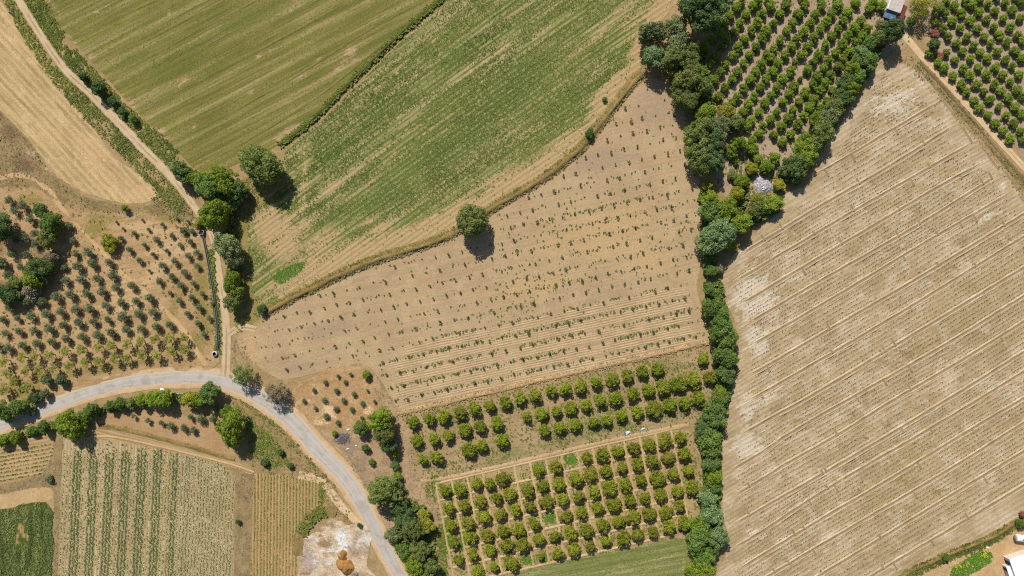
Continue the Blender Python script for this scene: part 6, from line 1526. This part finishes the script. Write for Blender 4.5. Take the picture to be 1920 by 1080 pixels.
def heap(name, px, py, rx, ry, h, mat, label, cat, seed=1, rough=0.35, lobes=None, n=26, parent=None):
    """an uneven mound: a grid of rings pushed about by noise"""
    wx, wy = at(px, py)
    V, F = [], []
    rings, sec = 12, n
    for i in range(rings + 1):
        t = i / rings
        for s in range(sec):
            w = 2 * math.pi * s / sec
            k = 1 + 0.18 * math.sin(2 * w + seed) + 0.10 * math.sin(3 * w + seed * 2.1) + 0.06 * math.sin(5 * w + seed)
            x, y = rx * t * k * math.cos(w), ry * t * k * math.sin(w)
            nz = float(fbm(np.array([wx + x]), np.array([wy + y]), 0.9, seed % 8)[0]) - 0.5
            z = h * (1 - t ** 1.6) * (1 + rough * nz * 2) + rough * nz * 0.35 * h * (1 - t)
            if i == rings: z = -0.05
            V.append((x, y, max(z, -0.05)))
    for i in range(rings):
        for s in range(sec):
            q = (s + 1) % sec
            F.append([i * sec + s, i * sec + q, (i + 1) * sec + q, (i + 1) * sec + s])
    F = np.array(F)[:, ::-1]
    o = link(name, mesh_np(name, V, F, {'u': [p[0] for p in V], 'v': [p[1] for p in V]}), mat, parent, (wx, wy, 0.03))
    return tag(o, label, cat)


clay = soil('clay_heap', C(176, 128, 66), C(150, 106, 54), C(196, 152, 86), patch=0.5, streak=0.6, sk_u=0.8, sk_v=0.8, fine=0.35, bump=0.7)
heap('clay_heap', 648, 1062, 2.5, 2.4, 1.5, clay, 'large round ochre clay heap in the sand pit', 'heap', 3)
heap('clay_heap', 643, 1042, 1.5, 1.5, 0.9, clay, 'smaller ochre clay heap above the large one in the sand pit', 'heap', 5)
heap('spoil_heap', 668, 1076, 0.8, 0.7, 0.5, plain('grey_spoil', (0.20, 0.17, 0.14), 0.95, 0.4, 3.0), 'small grey spoil heap beside the ochre clay heap', 'heap', 2)
# debris pile wrapped in pale sheet beside the upper orchard
deb = heap('debris_pile', 1430, 347, 3.2, 2.3, 0.9, plain('pale_rubble', (0.46, 0.43, 0.42), 0.8, 0.9, 1.4, (0.18, 0.16, 0.15)), 'whitish rubble pile at the lower tip of the upper orchard', 'rubble pile', 4, 0.6)
g = random.Random(9)
slabm = plain('white_rubble', (0.6, 0.58, 0.58), 0.7, 0.4, 2.0)
for k in range(26):
    a = g.uniform(0, 6.28); r = g.uniform(0, 0.85)
    x, y = 2.6 * r * math.cos(a), 1.9 * r * math.sin(a)
    z = 0.75 * (1 - r ** 1.6)
    bm = bmesh.new(); s = g.uniform(0.2, 0.5)
    box(bm, -s, -s * 0.7, -0.09, s, s * 0.7, 0.09)
    o = bm_obj('slab', bm, slabm, deb, 0.02, (x, y, z + 0.06))
    o.rotation_euler = (g.uniform(-0.6, 0.6), g.uniform(-0.6, 0.6), g.uniform(0, 3))
# plastic sacks by the orchard path, brushwood pile, road stone, white scrap
sackm = plain('pale_plastic', (0.55, 0.58, 0.64), 0.5, 0.3, 2.0)
heap('plastic_sack', 1177, 812, 0.75, 0.6, 0.5, sackm, 'crumpled grey-blue plastic sack beside the orchard path, the western of two', 'sack', 6, 0.5, n=16)
heap('plastic_sack', 1206, 804, 0.6, 0.5, 0.4, plain('pale_green_plastic', (0.45, 0.56, 0.56), 0.5, 0.3, 2.0), 'crumpled pale green plastic sack beside the orchard path, the eastern of two', 'sack', 7, 0.5, n=16)
brushm = plain('grey_brushwood', (0.22, 0.19, 0.19), 0.9, 0.4, 5.0)
bp_ = empty('brushwood_pile', (*at(643, 822), 0), 0, 'grey pile of dry brushwood at the road edge', 'brushwood pile')
tv, tf, off = [], [], 0
for k in range(150):
    a = g.uniform(0, 6.28); x, y = g.gauss(0, 0.9), g.gauss(0, 0.7); L = g.uniform(0.5, 1.1); z = g.uniform(0.05, 0.7) * max(0.2, 1 - math.hypot(x, y) / 2.2)
    v, f = tube([(x - L * math.cos(a), y - L * math.sin(a), z * 0.6), (x, y, z + 0.1), (x + L * math.cos(a), y + L * math.sin(a), z * 0.8)], [0.05, 0.045, 0.02], 4)
    tv.append(v); tf.append(f + off); off += len(v)
br = link('branches', mesh_np('branches', np.vstack(tv), np.vstack(tf)), brushm, bp_); br['kind'] = 'stuff'
sc = heap('white_scrap', 304, 731, 0.55, 0.6, 0.35, plain('white_scrap', (0.78, 0.78, 0.78), 0.5, 0.15, 2.0), 'crumpled white sheet lying on the road verge', 'sheet', 3, 0.6, n=14)
heap('boulder', 1852, 1027, 0.42, 0.4, 0.45, plain('pale_stone', (0.66, 0.62, 0.58), 0.9, 0.2, 2.0), 'small pale stone at the corner of the vegetable bed', 'stone', 2, 0.3, n=12)
for k, (x, y, s, lab) in enumerate([(653, 806, 0.5, 'pale stone beside the brushwood pile'), (652, 842, 0.4, 'pale stone in the scrub below the brushwood pile'), (668, 836, 0.35, 'pale stone beside the dark scrub shrub'), (742, 862, 0.35, 'white stone between the two thicket shrubs')]):
    heap('boulder', x, y, s, s * 0.8, s * 0.7, plain('scrub_stone', (0.62, 0.57, 0.5), 0.9, 0.3, 2.0), lab, 'stone', k, 0.4, n=12)
pole = strip('water_pipe', [(345, 737), (310, 738)], (-0.06, 0.0, 0.06), (0.02, 0.1, 0.02), plain('grey_pipe', (0.55, 0.55, 0.55), 0.5, 0.2), 0.25, 0.8)
tag(pole, 'thin pale pipe lying beside the white sheet under the hedge', 'pipe')
